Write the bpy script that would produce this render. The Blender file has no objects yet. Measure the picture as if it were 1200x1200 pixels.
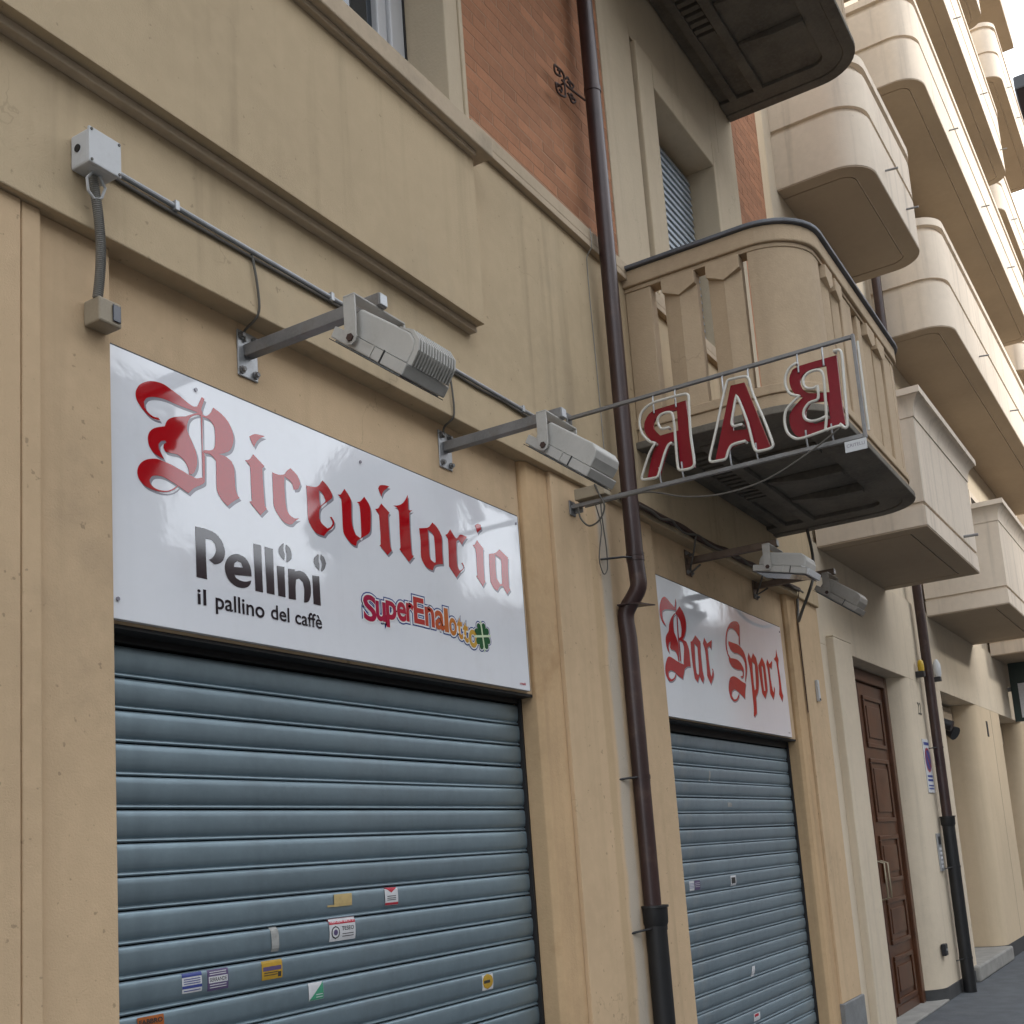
import bpy, bmesh, math, random
from mathutils import Vector, Matrix
from mathutils.geometry import tessellate_polygon
random.seed(7)
R = math.radians
scn = bpy.context.scene
COL = scn.collection

# ------------------------------------------------------------------ camera
cam_d = bpy.data.cameras.new('camera'); cam = bpy.data.objects.new('camera', cam_d); COL.objects.link(cam)
cam_d.sensor_fit = 'HORIZONTAL'; cam_d.sensor_width = 36.0; cam_d.lens = 1341.0 / 1200 * 36
cam_d.shift_y = 184 / 1200; cam_d.clip_start = 0.05; cam_d.clip_end = 600
_y, _p, _r = 1.038, 0.165, -0.072
_f = Vector((math.sin(_y) * math.cos(_p), math.cos(_y) * math.cos(_p), math.sin(_p)))
_rt = Vector((math.cos(_y), -math.sin(_y), 0)); _up = _rt.cross(_f)
_R = _rt * math.cos(_r) + _up * math.sin(_r); _U = _up * math.cos(_r) - _rt * math.sin(_r)
cam.matrix_world = Matrix(((_R.x, _U.x, -_f.x, 0), (_R.y, _U.y, -_f.y, -2.4), (_R.z, _U.z, -_f.z, 1.6), (0, 0, 0, 1)))
scn.camera = cam
scn.render.resolution_x = scn.render.resolution_y = 1024

# ------------------------------------------------------------------ sky, sun, exposure
SUN_EL, SUN_AZ = R(17), R(154)          # azimuth measured from +Y towards +X
wd = bpy.data.worlds.new('World'); scn.world = wd; wd.use_nodes = True
nt = wd.node_tree; nt.nodes.clear()
def wn(t, **k):
    n = nt.nodes.new(t)
    for a, b in k.items(): setattr(n, a, b)
    return n
sky = wn('ShaderNodeTexSky', sky_type='NISHITA', sun_disc=False, sun_elevation=SUN_EL, sun_rotation=SUN_AZ, dust_density=2.0)
tc = wn('ShaderNodeTexCoord'); mp = wn('ShaderNodeMapping'); mp.inputs['Scale'].default_value = (1, 1, 2.2)
nz = wn('ShaderNodeTexNoise'); nz.inputs['Scale'].default_value = 2.6; nz.inputs['Detail'].default_value = 7; nz.inputs['Roughness'].default_value = .58
cr = wn('ShaderNodeValToRGB'); cr.color_ramp.elements[0].position = .30; cr.color_ramp.elements[1].position = .55
mx = wn('ShaderNodeMixRGB'); mx.inputs[2].default_value = (10.2, 10.7, 11.4, 1)
bg = wn('ShaderNodeBackground'); bg.inputs['Strength'].default_value = .10
wo = wn('ShaderNodeOutputWorld')
L = nt.links.new
L(tc.outputs['Generated'], mp.inputs[0]); L(mp.outputs[0], nz.inputs['Vector']); L(nz.outputs['Fac'], cr.inputs[0])
L(cr.outputs[0], mx.inputs[0]); L(sky.outputs[0], mx.inputs[1]); L(mx.outputs[0], bg.inputs[0]); L(bg.outputs[0], wo.inputs[0])
sd = bpy.data.lights.new('sun', 'SUN'); sd.energy = 1.5; sd.angle = R(11); sd.color = (1, .97, .92)
so = bpy.data.objects.new('sun', sd); COL.objects.link(so)
_s = Vector((math.sin(SUN_AZ) * math.cos(SUN_EL), math.cos(SUN_AZ) * math.cos(SUN_EL), math.sin(SUN_EL)))
so.rotation_euler = _s.to_track_quat('Z', 'Y').to_euler(); so.location = (10, -10, 25)
vs = scn.view_settings; vs.view_transform = 'Standard'; vs.look = 'None'; vs.gamma = 1; vs.use_curve_mapping = False
vs.exposure = 1.48
scn.render.engine = 'CYCLES'

# ------------------------------------------------------------------ materials
def M_(name, col, rough=.6, metal=0., spec=.5, var=.0, vscale=3., streak=0., bump=0., bscale=120., bdist=.002,
       coat=0., stain=None, emit=None, trans=0., island=0., grime=None, speck=0., crack=0.):
    m = bpy.data.materials.new(name); m.use_nodes = True
    t = m.node_tree; b = t.nodes['Principled BSDF']; l = t.links.new
    b.inputs['Base Color'].default_value = (*col, 1); b.inputs['Roughness'].default_value = rough
    b.inputs['Metallic'].default_value = metal; b.inputs['Specular IOR Level'].default_value = spec
    b.inputs['Coat Weight'].default_value = coat; b.inputs['Transmission Weight'].default_value = trans
    def n(ty, **k):
        q = t.nodes.new(ty)
        for a, v in k.items(): setattr(q, a, v)
        return q
    co = n('ShaderNodeTexCoord')
    cur = None
    def base():
        if cur is None:
            q = n('ShaderNodeRGB'); q.outputs[0].default_value = (*col, 1); return q.outputs[0]
        return cur
    def mixc(fac, a, c, mode='MIX'):
        q = n('ShaderNodeMixRGB', blend_type=mode)
        if isinstance(fac, float): q.inputs[0].default_value = fac
        else: l(fac, q.inputs[0])
        l(a, q.inputs[1])
        if isinstance(c, tuple): q.inputs[2].default_value = (*c, 1)
        else: l(c, q.inputs[2])
        return q.outputs[0]
    def ramp(sock, lo, hi):
        q = n('ShaderNodeMapRange', interpolation_type='SMOOTHSTEP'); q.inputs[1].default_value = lo; q.inputs[2].default_value = hi
        l(sock, q.inputs[0]); return q.outputs[0]
    def noise(scale, detail=4, vec=None, rough_=.55):
        q = n('ShaderNodeTexNoise'); q.inputs['Scale'].default_value = scale; q.inputs['Detail'].default_value = detail
        q.inputs['Roughness'].default_value = rough_
        l(vec if vec else co.outputs['Object'], q.inputs['Vector']); return q.outputs['Fac']
    def mapped(sc):
        q = n('ShaderNodeMapping'); q.inputs['Scale'].default_value = sc; l(co.outputs['Object'], q.inputs[0]); return q.outputs[0]
    if var:
        f = ramp(noise(vscale, 6), .3, .7)
        cur = mixc(f, base(), tuple(max(0, c * (1 - var)) for c in col))
        f2 = ramp(noise(vscale * 14, 3), .35, .75)
        q = n('ShaderNodeMath', operation='MULTIPLY'); l(f2, q.inputs[0]); q.inputs[1].default_value = .35
        cur = mixc(q.outputs[0], cur, tuple(min(1, c * (1 + var * .6)) for c in col))
    if streak:
        f = ramp(noise(1.0, 5, mapped((9, 9, .45))), .5, .78)
        q = n('ShaderNodeMath', operation='MULTIPLY'); l(f, q.inputs[0]); q.inputs[1].default_value = streak
        cur = mixc(q.outputs[0], base(), tuple(c * .45 for c in col))
    if grime:                              # grime: (colour, amount, scale) dirt patches
        f = ramp(noise(grime[2], 8, None, .7), .52, .72)
        q = n('ShaderNodeMath', operation='MULTIPLY'); l(f, q.inputs[0]); q.inputs[1].default_value = grime[1]
        cur = mixc(q.outputs[0], base(), grime[0])
    if crack:
        nd = n('ShaderNodeTexNoise'); nd.inputs['Scale'].default_value = 3.5; nd.inputs['Detail'].default_value = 5; l(co.outputs['Object'], nd.inputs['Vector'])
        va = n('ShaderNodeVectorMath', operation='MULTIPLY_ADD'); l(nd.outputs['Color'], va.inputs[0]); va.inputs[1].default_value = (.5, .5, .5); l(co.outputs['Object'], va.inputs[2])
        vo = n('ShaderNodeTexVoronoi', feature='DISTANCE_TO_EDGE'); vo.inputs['Scale'].default_value = .9; l(va.outputs[0], vo.inputs['Vector'])
        g = n('ShaderNodeMapRange', interpolation_type='SMOOTHSTEP'); l(vo.outputs['Distance'], g.inputs[0]); g.inputs[1].default_value = .0035; g.inputs[2].default_value = .0; g.inputs[3].default_value = 0; g.inputs[4].default_value = crack
        ms = n('ShaderNodeMath', operation='MULTIPLY'); l(g.outputs[0], ms.inputs[0]); l(ramp(noise(1.7, 2), .5, .62), ms.inputs[1])
        cur = mixc(ms.outputs[0], base(), tuple(c * .3 for c in col))
    if speck:
        f = ramp(noise(38, 2, None, .5), .70, .76)
        q = n('ShaderNodeMath', operation='MULTIPLY'); l(f, q.inputs[0]); q.inputs[1].default_value = speck
        cur = mixc(q.outputs[0], base(), tuple(c * .35 for c in col))
    if stain:                              # stains: list of (axis, centre, half width, colour, amount)
        sx = n('ShaderNodeSeparateXYZ'); l(co.outputs['Object'], sx.inputs[0])
        for ax, c, hw, sc, am in stain:
            wob = n('ShaderNodeMath', operation='MULTIPLY_ADD'); l(noise(2.2, 4), wob.inputs[0]); wob.inputs[1].default_value = hw * 1.1
            l(sx.outputs[ax], wob.inputs[2])
            d = n('ShaderNodeMath', operation='SUBTRACT'); l(wob.outputs[0], d.inputs[0]); d.inputs[1].default_value = c + hw * .55
            a = n('ShaderNodeMath', operation='ABSOLUTE'); l(d.outputs[0], a.inputs[0])
            g = n('ShaderNodeMapRange', interpolation_type='SMOOTHSTEP'); l(a.outputs[0], g.inputs[0])
            g.inputs[1].default_value = hw; g.inputs[2].default_value = hw * .45; g.inputs[3].default_value = 0; g.inputs[4].default_value = am
            cur = mixc(g.outputs[0], base(), sc)
    if island:
        oi = n('ShaderNodeObjectInfo')
        q = n('ShaderNodeMapRange'); l(oi.outputs['Random'], q.inputs[0]); q.inputs[3].default_value = 1 - island; q.inputs[4].default_value = 1 + island * .7
        hs = n('ShaderNodeHueSaturation'); l(base(), hs.inputs['Color']); l(q.outputs[0], hs.inputs['Value'])
        cur = hs.outputs[0]
    if cur is not None: l(cur, b.inputs['Base Color'])
    if bump:
        q = n('ShaderNodeBump'); q.inputs['Strength'].default_value = bump; q.inputs['Distance'].default_value = bdist
        l(noise(bscale, 5, None, .6), q.inputs['Height']); l(q.outputs[0], b.inputs['Normal'])
    if rough > .12 and metal == 0 and var:
        pass
    if emit:
        b.inputs['Emission Color'].default_value = (*emit[0], 1); b.inputs['Emission Strength'].default_value = emit[1]
    return m

TAN = (.615, .447, .278)
MT = {}
MT['plaster'] = M_('plaster_tan', TAN, .92, crack=.25, spec=.25, speck=.5, var=.12, vscale=1.3, streak=.26, bump=.45, bscale=190, bdist=.003, grime=((.30, .23, .16), .34, 1.1))
MT['plaster_pier'] = M_('plaster_pier', TAN, .92, crack=.25, spec=.25, speck=.5, var=.12, vscale=1.3, streak=.22, bump=.45, bscale=190, bdist=.003,
                        stain=[('X', 4.985, .075, (.40, .42, .41), .5), ('X', 4.86, .05, (.40, .28, .15), .35)])
MT['plaster_reveal'] = M_('plaster_reveal', (.59, .405, .23), .92, spec=.25, var=.14, vscale=2, streak=.35, bump=.5, bscale=90, bdist=.004, grime=((.30, .16, .06), .35, 2.2))
MT['plaster_panel_shaded'] = M_('plaster_panel_shaded', (.54, .42, .27), .92, crack=.25, spec=.25, speck=.4, var=.13, vscale=1.0, streak=.36, bump=.5, bscale=190, bdist=.003, grime=((.30, .27, .21), .25, .8))  # base colour carries the upper wall's shade; streaks and grime are dirt
MT['plaster_up'] = M_('plaster_upper', (.56, .465, .335), .92, crack=.25, spec=.25, var=.08, vscale=1.2, streak=.22, bump=.5, bscale=80, bdist=.004)
MT['trim'] = M_('stone_trim', (.52, .415, .295), .88, spec=.3, var=.12, vscale=2.5, streak=.18, bump=.5, bscale=70, bdist=.004, grime=((.2, .18, .14), .3, 3))
MT['brick'] = M_('brick_clay', (.43, .195, .10), .85, spec=.3, var=.25, vscale=4, bump=.5, bscale=60, bdist=.004, island=.18, grime=((.27, .18, .135), .7, 1.6))
MT['mortar'] = M_('mortar', (.47, .30, .20), .95, spec=.2, var=.2, vscale=8, bump=.5)
MT['balc'] = M_('balcony_plaster', (.475, .36, .24), .9, crack=.25, spec=.25, var=.12, vscale=2, streak=.2, bump=.5, bscale=90, bdist=.004)
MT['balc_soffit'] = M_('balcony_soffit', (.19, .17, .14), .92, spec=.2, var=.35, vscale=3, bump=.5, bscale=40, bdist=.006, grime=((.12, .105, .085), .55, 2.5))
MT['slate'] = M_('slate_cap', (.13, .135, .15), .55, var=.3, vscale=8, bump=.3)
MT['cream'] = M_('cream_render', (.66, .56, .425), .9, crack=.25, spec=.25, speck=.3, var=.10, vscale=.9, streak=.24, bump=.4, bscale=80, bdist=.004)
MT['cream_b'] = M_('cream_balcony', (.70, .60, .485), .88, spec=.25, speck=.2, var=.10, vscale=1.2, streak=.45, bump=.3, bscale=80, bdist=.004)
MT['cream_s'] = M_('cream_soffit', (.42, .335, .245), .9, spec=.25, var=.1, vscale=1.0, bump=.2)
MT['peach'] = M_('peach_render', (.64, .51, .35), .9, spec=.25, var=.08, vscale=.9, streak=.12, bump=.4, bscale=80, bdist=.004)
MT['granite'] = M_('granite_plinth', (.22, .225, .225), .8, var=.25, vscale=6, bump=.5, bscale=60, grime=((.1, .1, .1), .5, 4))
MT['white'] = M_('white_acrylic', (.80, .815, .85), .06, spec=.8, var=.03, vscale=2, streak=.07, bump=.12, bscale=2.2, bdist=.012, grime=((.62, .62, .62), .25, 3))
MT['red'] = M_('red_vinyl', (.44, .003, .008), .06, spec=.7, var=.12, vscale=6)
MT['red2'] = M_('red_vinyl_satin', (.46, .003, .008), .12, spec=.3, var=.12, vscale=6)
MT['lshadow'] = M_('grey_vinyl', (.27, .255, .29), .08, spec=.55)
MT['black'] = M_('black_vinyl', (.014, .010, .018), .07, spec=.85)
MT['blue'] = M_('blue_vinyl', (.02, .05, .22), .08)
MT['wvinyl'] = M_('white_vinyl', (.8, .8, .8), .08)
MT['green'] = M_('green_vinyl', (.015, .10, .035), .08)
MT['pale_green'] = M_('pale_green_vinyl', (.62, .75, .5), .08)
MT['edge'] = M_('dark_edge', (.02, .02, .022), .5)
MT['slat'] = M_('galvanised_slat', (.215, .285, .325), .42, metal=.5, spec=.5, var=.16, vscale=2.2, streak=.25, bump=.3, bscale=6, bdist=.006, grime=((.16, .18, .19), .45, 1.3), island=.10)
MT['slat2'] = M_('galvanised_slat_dusty', (.225, .29, .33), .48, metal=.4, spec=.45, var=.18, vscale=3, streak=.25, bump=.3, bscale=6, bdist=.006, grime=((.27, .30, .30), .35, 4), island=.10)
MT['dark'] = M_('dark_slot', (.012, .011, .011), .7)
MT['galv'] = M_('galvanised_steel', (.42, .43, .44), .45, metal=.55, var=.2, vscale=12, grime=((.2, .15, .1), .3, 9))
MT['steel_b'] = M_('weathered_steel', (.24, .235, .23), .55, metal=.4, var=.25, vscale=9, grime=((.16, .11, .07), .45, 7))
MT['steel_r'] = M_('rusty_steel', (.15, .105, .075), .65, metal=.3, var=.3, vscale=12, grime=((.10, .05, .025), .5, 9))
MT['plinth_d'] = M_('dark_plinth', (.055, .055, .055), .75, var=.3, vscale=6, bump=.4, bscale=60)
MT['lampgrey'] = M_('lamp_housing_grey', (.46, .445, .41), .55, var=.1, vscale=10, grime=((.25, .22, .18), .4, 7))
MT['lampgrey2'] = M_('lamp_housing_dusty', (.33, .30, .26), .65, var=.15, vscale=10, grime=((.2, .16, .11), .5, 7))
MT['glass'] = M_('lamp_glass', (.25, .28, .29), .08, spec=.6)
MT['pane'] = M_('window_pane', (.02, .03, .04), .03, spec=.9)
MT['pvc'] = M_('white_window_frame', (.62, .63, .65), .4, var=.05, vscale=6)
MT['boxgrey'] = M_('junction_box_grey', (.55, .555, .555), .5, var=.06, vscale=10, grime=((.35, .33, .3), .3, 9))
MT['boxtan'] = M_('switch_box_beige', (.33, .275, .195), .6, var=.15, vscale=9)
MT['screen'] = M_('box_window_dark', (.05, .055, .07), .2)
MT['rubber'] = M_('cable_grey', (.10, .09, .075), .6, var=.2, vscale=20)
MT['cond'] = M_('conduit_grey', (.27, .26, .235), .5, var=.2, vscale=8)
MT['pipe'] = M_('brown_downpipe', (.048, .023, .021), .38, metal=.1, spec=.6, var=.3, vscale=6, grime=((.12, .075, .055), .5, 5), bump=.1, bscale=25)
MT['iron'] = M_('cast_iron_black', (.012, .012, .013), .5, var=.3, vscale=8, bump=.3, bscale=60)
MT['rust'] = M_('wrought_iron_rust', (.06, .03, .022), .7, var=.3, vscale=20)
MT['neonred'] = M_('red_acrylic', (.205, .005, .014), .25, spec=.5, var=.15, vscale=6)
MT['tube'] = M_('neon_glass_tube', (.56, .54, .48), .22, spec=.6)
MT['wood'] = M_('varnished_wood', (.095, .034, .013), .34, spec=.5, var=.35, vscale=5, streak=.5, bump=.15, bscale=40)
MT['brass'] = M_('brass', (.5, .44, .32), .35, metal=.9)
MT['blind'] = M_('blind_slat', (.44, .50, .56), .45, var=.08, vscale=10)
MT['asphalt'] = M_('asphalt', (.105, .113, .122), .9, spec=.3, var=.25, vscale=5, bump=.6, bscale=150, bdist=.004, grime=((.15, .15, .15), .4, 2))
MT['road'] = M_('road_asphalt', (.045, .045, .047), .9, spec=.3, var=.25, vscale=4, bump=.6, bscale=150)
MT['kerb'] = M_('kerb_stone', (.30, .29, .265), .85, var=.25, vscale=6, bump=.5, bscale=50)
MT['oppo'] = M_('opposite_plaster', (.25, .23, .20), .9, var=.15, vscale=.4)
MT['leafy'] = M_('opposite_roof', (.12, .07, .05), .8, var=.2, vscale=2)
MT['yellow'] = M_('yellow_plastic', (.55, .36, .02), .4)
MT['signblue'] = M_('sign_blue', (.06, .08, .26), .35)
MT['signred'] = M_('sign_red', (.36, .05, .07), .35)
MT['dgreen'] = M_('sign_dark_green', (.012, .035, .03), .35, var=.4, vscale=3)
MT['paper'] = M_('paper_white', (.62, .62, .63), .6, var=.12, vscale=40)
MT['ptan'] = M_('paper_tan', (.50, .37, .16), .7, var=.2, vscale=40)
MT['pyel'] = M_('paper_yellow', (.50, .30, .025), .5, var=.2, vscale=40)
MT['porg'] = M_('paper_orange', (.42, .11, .015), .5, var=.2, vscale=40)
MT['pblue'] = M_('print_blue', (.04, .06, .25), .5)
MT['ppur'] = M_('print_purple', (.10, .07, .16), .5)
MT['pgreen'] = M_('print_green', (.05, .28, .16), .5)
MT['pred'] = M_('print_red', (.45, .02, .04), .5)
MT['pblack'] = M_('print_black', (.03, .03, .03), .5)
MT['tape'] = M_('tape_residue', (.38, .38, .36), .6, var=.3, vscale=40)

# ------------------------------------------------------------------ builders
class MB:
    def __init__(s): s.v = []; s.f = []
    def box(s, x0, x1, y0, y1, z0, z1):
        o = len(s.v)
        s.v += [(x0, y0, z0), (x1, y0, z0), (x1, y1, z0), (x0, y1, z0), (x0, y0, z1), (x1, y0, z1), (x1, y1, z1), (x0, y1, z1)]
        s.f += [tuple(o + i for i in q) for q in ((0, 3, 2, 1), (4, 5, 6, 7), (0, 1, 5, 4), (1, 2, 6, 5), (2, 3, 7, 6), (3, 0, 4, 7))]
        return s
    def poly(s, vs, fs):
        o = len(s.v); s.v += [tuple(v) for v in vs]; s.f += [tuple(o + i for i in q) for q in fs]; return s
    def prism(s, prof, a0, a1, axis):
        """closed profile of (p,q) extruded along axis: 'X' profile is (y,z), 'Y' (x,z), 'Z' (x,y)"""
        n = len(prof); o = len(s.v)
        for a in (a0, a1):
            for p, q in prof:
                s.v.append({'X': (a, p, q), 'Y': (p, a, q), 'Z': (p, q, a)}[axis])
        for i in range(n):
            j = (i + 1) % n; s.f.append((o + i, o + j, o + n + j, o + n + i))
        tri = tessellate_polygon([[Vector((p, q, 0)) for p, q in prof]])
        for t in tri:
            s.f.append(tuple(o + i for i in t)); s.f.append(tuple(o + n + i for i in reversed(t)))
        return s
    def tube(s, pts, r, n=10, caps=True, closed=False):
        pts = [Vector(p) for p in pts]; o = len(s.v); m = len(pts)
        up = None
        for i, p in enumerate(pts):
            a = pts[i - 1] if (i > 0 or closed) else p; b = pts[(i + 1) % m] if (i < m - 1 or closed) else p
            d = (b - a).normalized()
            if up is None:
                up = Vector((0, 0, 1)) if abs(d.z) < .9 else Vector((1, 0, 0))
            x = up.cross(d)
            if x.length < 1e-4: x = Vector((0, 1, 0)).cross(d)
            x.normalize(); yv = d.cross(x); up = yv
            rr = r[i] if isinstance(r, (list, tuple)) else r
            for k in range(n):
                t = 2 * math.pi * k / n; s.v.append(tuple(p + x * (rr * math.cos(t)) + yv * (rr * math.sin(t))))
        for i in range(m if closed else m - 1):
            for k in range(n):
                k2 = (k + 1) % n; i2 = (i + 1) % m
                s.f.append((o + i * n + k, o + i * n + k2, o + i2 * n + k2, o + i2 * n + k))
        if caps and not closed:
            s.f.append(tuple(o + k for k in reversed(range(n)))); s.f.append(tuple(o + (m - 1) * n + k for k in range(n)))
        return s
    def loft(s, rings, cap0=True, cap1=True):
        o = len(s.v); n = len(rings[0])
        for r_ in rings: s.v += [tuple(p) for p in r_]
        for i in range(len(rings) - 1):
            for k in range(n):
                k2 = (k + 1) % n
                s.f.append((o + i * n + k, o + i * n + k2, o + (i + 1) * n + k2, o + (i + 1) * n + k))
        for flag, i, rev in ((cap0, 0, True), (cap1, len(rings) - 1, False)):
            if flag:
                for t in tessellate_polygon([[Vector((p[0], p[1], 0)) for p in rings[i]]]):
                    q = tuple(o + i * n + a for a in t); s.f.append(q[::-1] if rev else q)
        return s
    def build(s, name, mat, parent=None, smooth=False, bevel=0, seg=2, angle=35):
        me = bpy.data.meshes.new(name); me.from_pydata(s.v, [], s.f); me.validate()
        bm = bmesh.new(); bm.from_mesh(me); bmesh.ops.recalc_face_normals(bm, faces=bm.faces); bm.to_mesh(me); bm.free()
        return link(name, me, mat, parent, smooth, bevel, seg, angle)
def link(name, me, mat, parent=None, smooth=False, bevel=0, seg=2, angle=35):
    if mat is not None and not me.materials: me.materials.append(MT[mat] if isinstance(mat, str) else mat)
    o = bpy.data.objects.new(name, me); COL.objects.link(o)
    if parent is not None: o.parent = parent
    if smooth:
        me.polygons.foreach_set('use_smooth', [True] * len(me.polygons))
        try: me.set_sharp_from_angle(angle=R(angle))
        except Exception: pass
    if bevel:
        b = o.modifiers.new('bevel', 'BEVEL'); b.width = bevel; b.segments = seg; b.limit_method = 'ANGLE'; b.angle_limit = R(40)
    return o
def box(name, b, mat, parent=None, bevel=.004): return MB().box(*b).build(name, mat, parent, bevel=bevel)
def empty(name, loc=(0, 0, 0), rz=0.0):
    o = bpy.data.objects.new(name, None); COL.objects.link(o); o.location = loc; o.rotation_euler = (0, 0, rz); o.empty_display_size = .1
    return o
def tag(o, label, cat, group=None):
    o['label'] = label; o['category'] = cat
    if group: o['group'] = group
    return o
def structure(o): o['kind'] = 'structure'; return o
def thing(name, label, cat, group=None, loc=(0, 0, 0), rz=0.0): return tag(empty(name, loc, rz), label, cat, group)
def catmull(loop, sub=3, corner=42, closed=True):
    n = len(loop); P = [Vector(p) for p in loop]; out = []
    def turn(i):
        if not closed and i in (0, n - 1): return True
        a = P[i] - P[i - 1]; b = P[(i + 1) % n] - P[i]
        if a.length < 1e-6 or b.length < 1e-6: return True
        return math.degrees(a.angle(b)) > corner
    T = []
    for i in range(n):
        if turn(i): T.append(None)
        else: T.append((P[(i + 1) % n] - P[i - 1]) * .5)
    for i in range(n if closed else n - 1):
        a, b = P[i], P[(i + 1) % n]; d = b - a
        ta = T[i] if T[i] is not None else d; tb = T[(i + 1) % n] if T[(i + 1) % n] is not None else d
        ta = ta * min(1, d.length / max(ta.length, 1e-6)); tb = tb * min(1, d.length / max(tb.length, 1e-6))
        k = 1 if (T[i] is None and T[(i + 1) % n] is None) else sub
        for s_ in range(k):
            t = s_ / k; h1 = 2 * t**3 - 3 * t**2 + 1; h2 = t**3 - 2 * t**2 + t; h3 = -2 * t**3 + 3 * t**2; h4 = t**3 - t**2
            out.append(a * h1 + ta * h2 + b * h3 + tb * h4)
    if not closed: out.append(P[-1])
    return out
def glyph(mb, loops, plane, t0, t1):
    """flat shape with holes; plane(p,q,d) -> xyz, from depth t0 (back) to t1 (front)"""
    o = len(mb.v); tri = tessellate_polygon([[Vector((p[0], p[1], 0)) for p in lp] for lp in loops])
    flat = [p for lp in loops for p in lp]; n = len(flat)
    mb.v += [plane(p[0], p[1], t1) for p in flat] + [plane(p[0], p[1], t0) for p in flat]
    for t in tri: mb.f.append(tuple(o + i for i in t))
    a = 0
    for lp in loops:
        m = len(lp)
        for i in range(m):
            j = (i + 1) % m; mb.f.append((o + a + i, o + a + j, o + n + a + j, o + n + a + i))
        a += m
def text_polys(txt, size=1.0, offset=0.0, extrude=0.0, align='LEFT'):
    c = bpy.data.curves.new('t', 'FONT'); c.body = txt; c.size = size; c.offset = offset; c.extrude = extrude; c.align_x = align; c.resolution_u = 4
    o = bpy.data.objects.new('t', c); COL.objects.link(o)
    dg = bpy.context.evaluated_depsgraph_get(); me = bpy.data.meshes.new_from_object(o.evaluated_get(dg))
    bpy.data.objects.remove(o); bpy.data.curves.remove(c)
    return me
def text_fit(name, txt, x0, x1, z0, z1, y, mat, parent, offset=0.0, xf=None, thick=.0006):
    """printed lettering fitted into a rectangle of a wall-parallel plane (cap height z0..z1)"""
    me = text_polys(txt, 1.0, offset, .0)
    if not me.vertices: return None
    xs = [v.co.x for v in me.vertices]; ys = [v.co.y for v in me.vertices]
    ax, bx = min(xs), max(xs); ay, by = min(ys), max(ys)
    for v in me.vertices:
        X = x0 + (v.co.x - ax) / (bx - ax) * (x1 - x0); Z = z0 + (v.co.y - ay) / (by - ay) * (z1 - z0)
        v.co = xf(X, Z) if xf else (X, y, Z)
    bm = bmesh.new(); bm.from_mesh(me); bmesh.ops.recalc_face_normals(bm, faces=bm.faces); bm.to_mesh(me); bm.free()
    return link(name, me, mat, parent)
def rplan(x0, x1, yb, yf, r, ins=0.0, n=9, rl=True, rr=True):
    """plan outline of a balcony: back at yb, front at yf (yf < yb), rounded front corners"""
    x0 += ins; x1 -= ins; yf += ins; pts = [(x1, yb)]
    def arc(cx, cy, a0, a1, q): return [(cx + q * math.cos(R(a0 + (a1 - a0) * i / n)), cy + q * math.sin(R(a0 + (a1 - a0) * i / n))) for i in range(n + 1)]
    q = max(r - ins, .01)
    pts += arc(x1 - q, yf + q, 0, -90, q) if rr else [(x1, yf)] * 1
    pts += arc(x0 + q, yf + q, -90, -180, q) if rl else [(x0, yf)] * 1
    pts += [(x0, yb)]
    return pts
def lofted(mb, plan, layers, cap0=True, cap1=True):
    """plan(inset) -> outline; layers of (z, inset)"""
    mb.loft([[(p[0], p[1], z) for p in plan(i)] for z, i in layers], cap0, cap1); return mb

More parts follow.
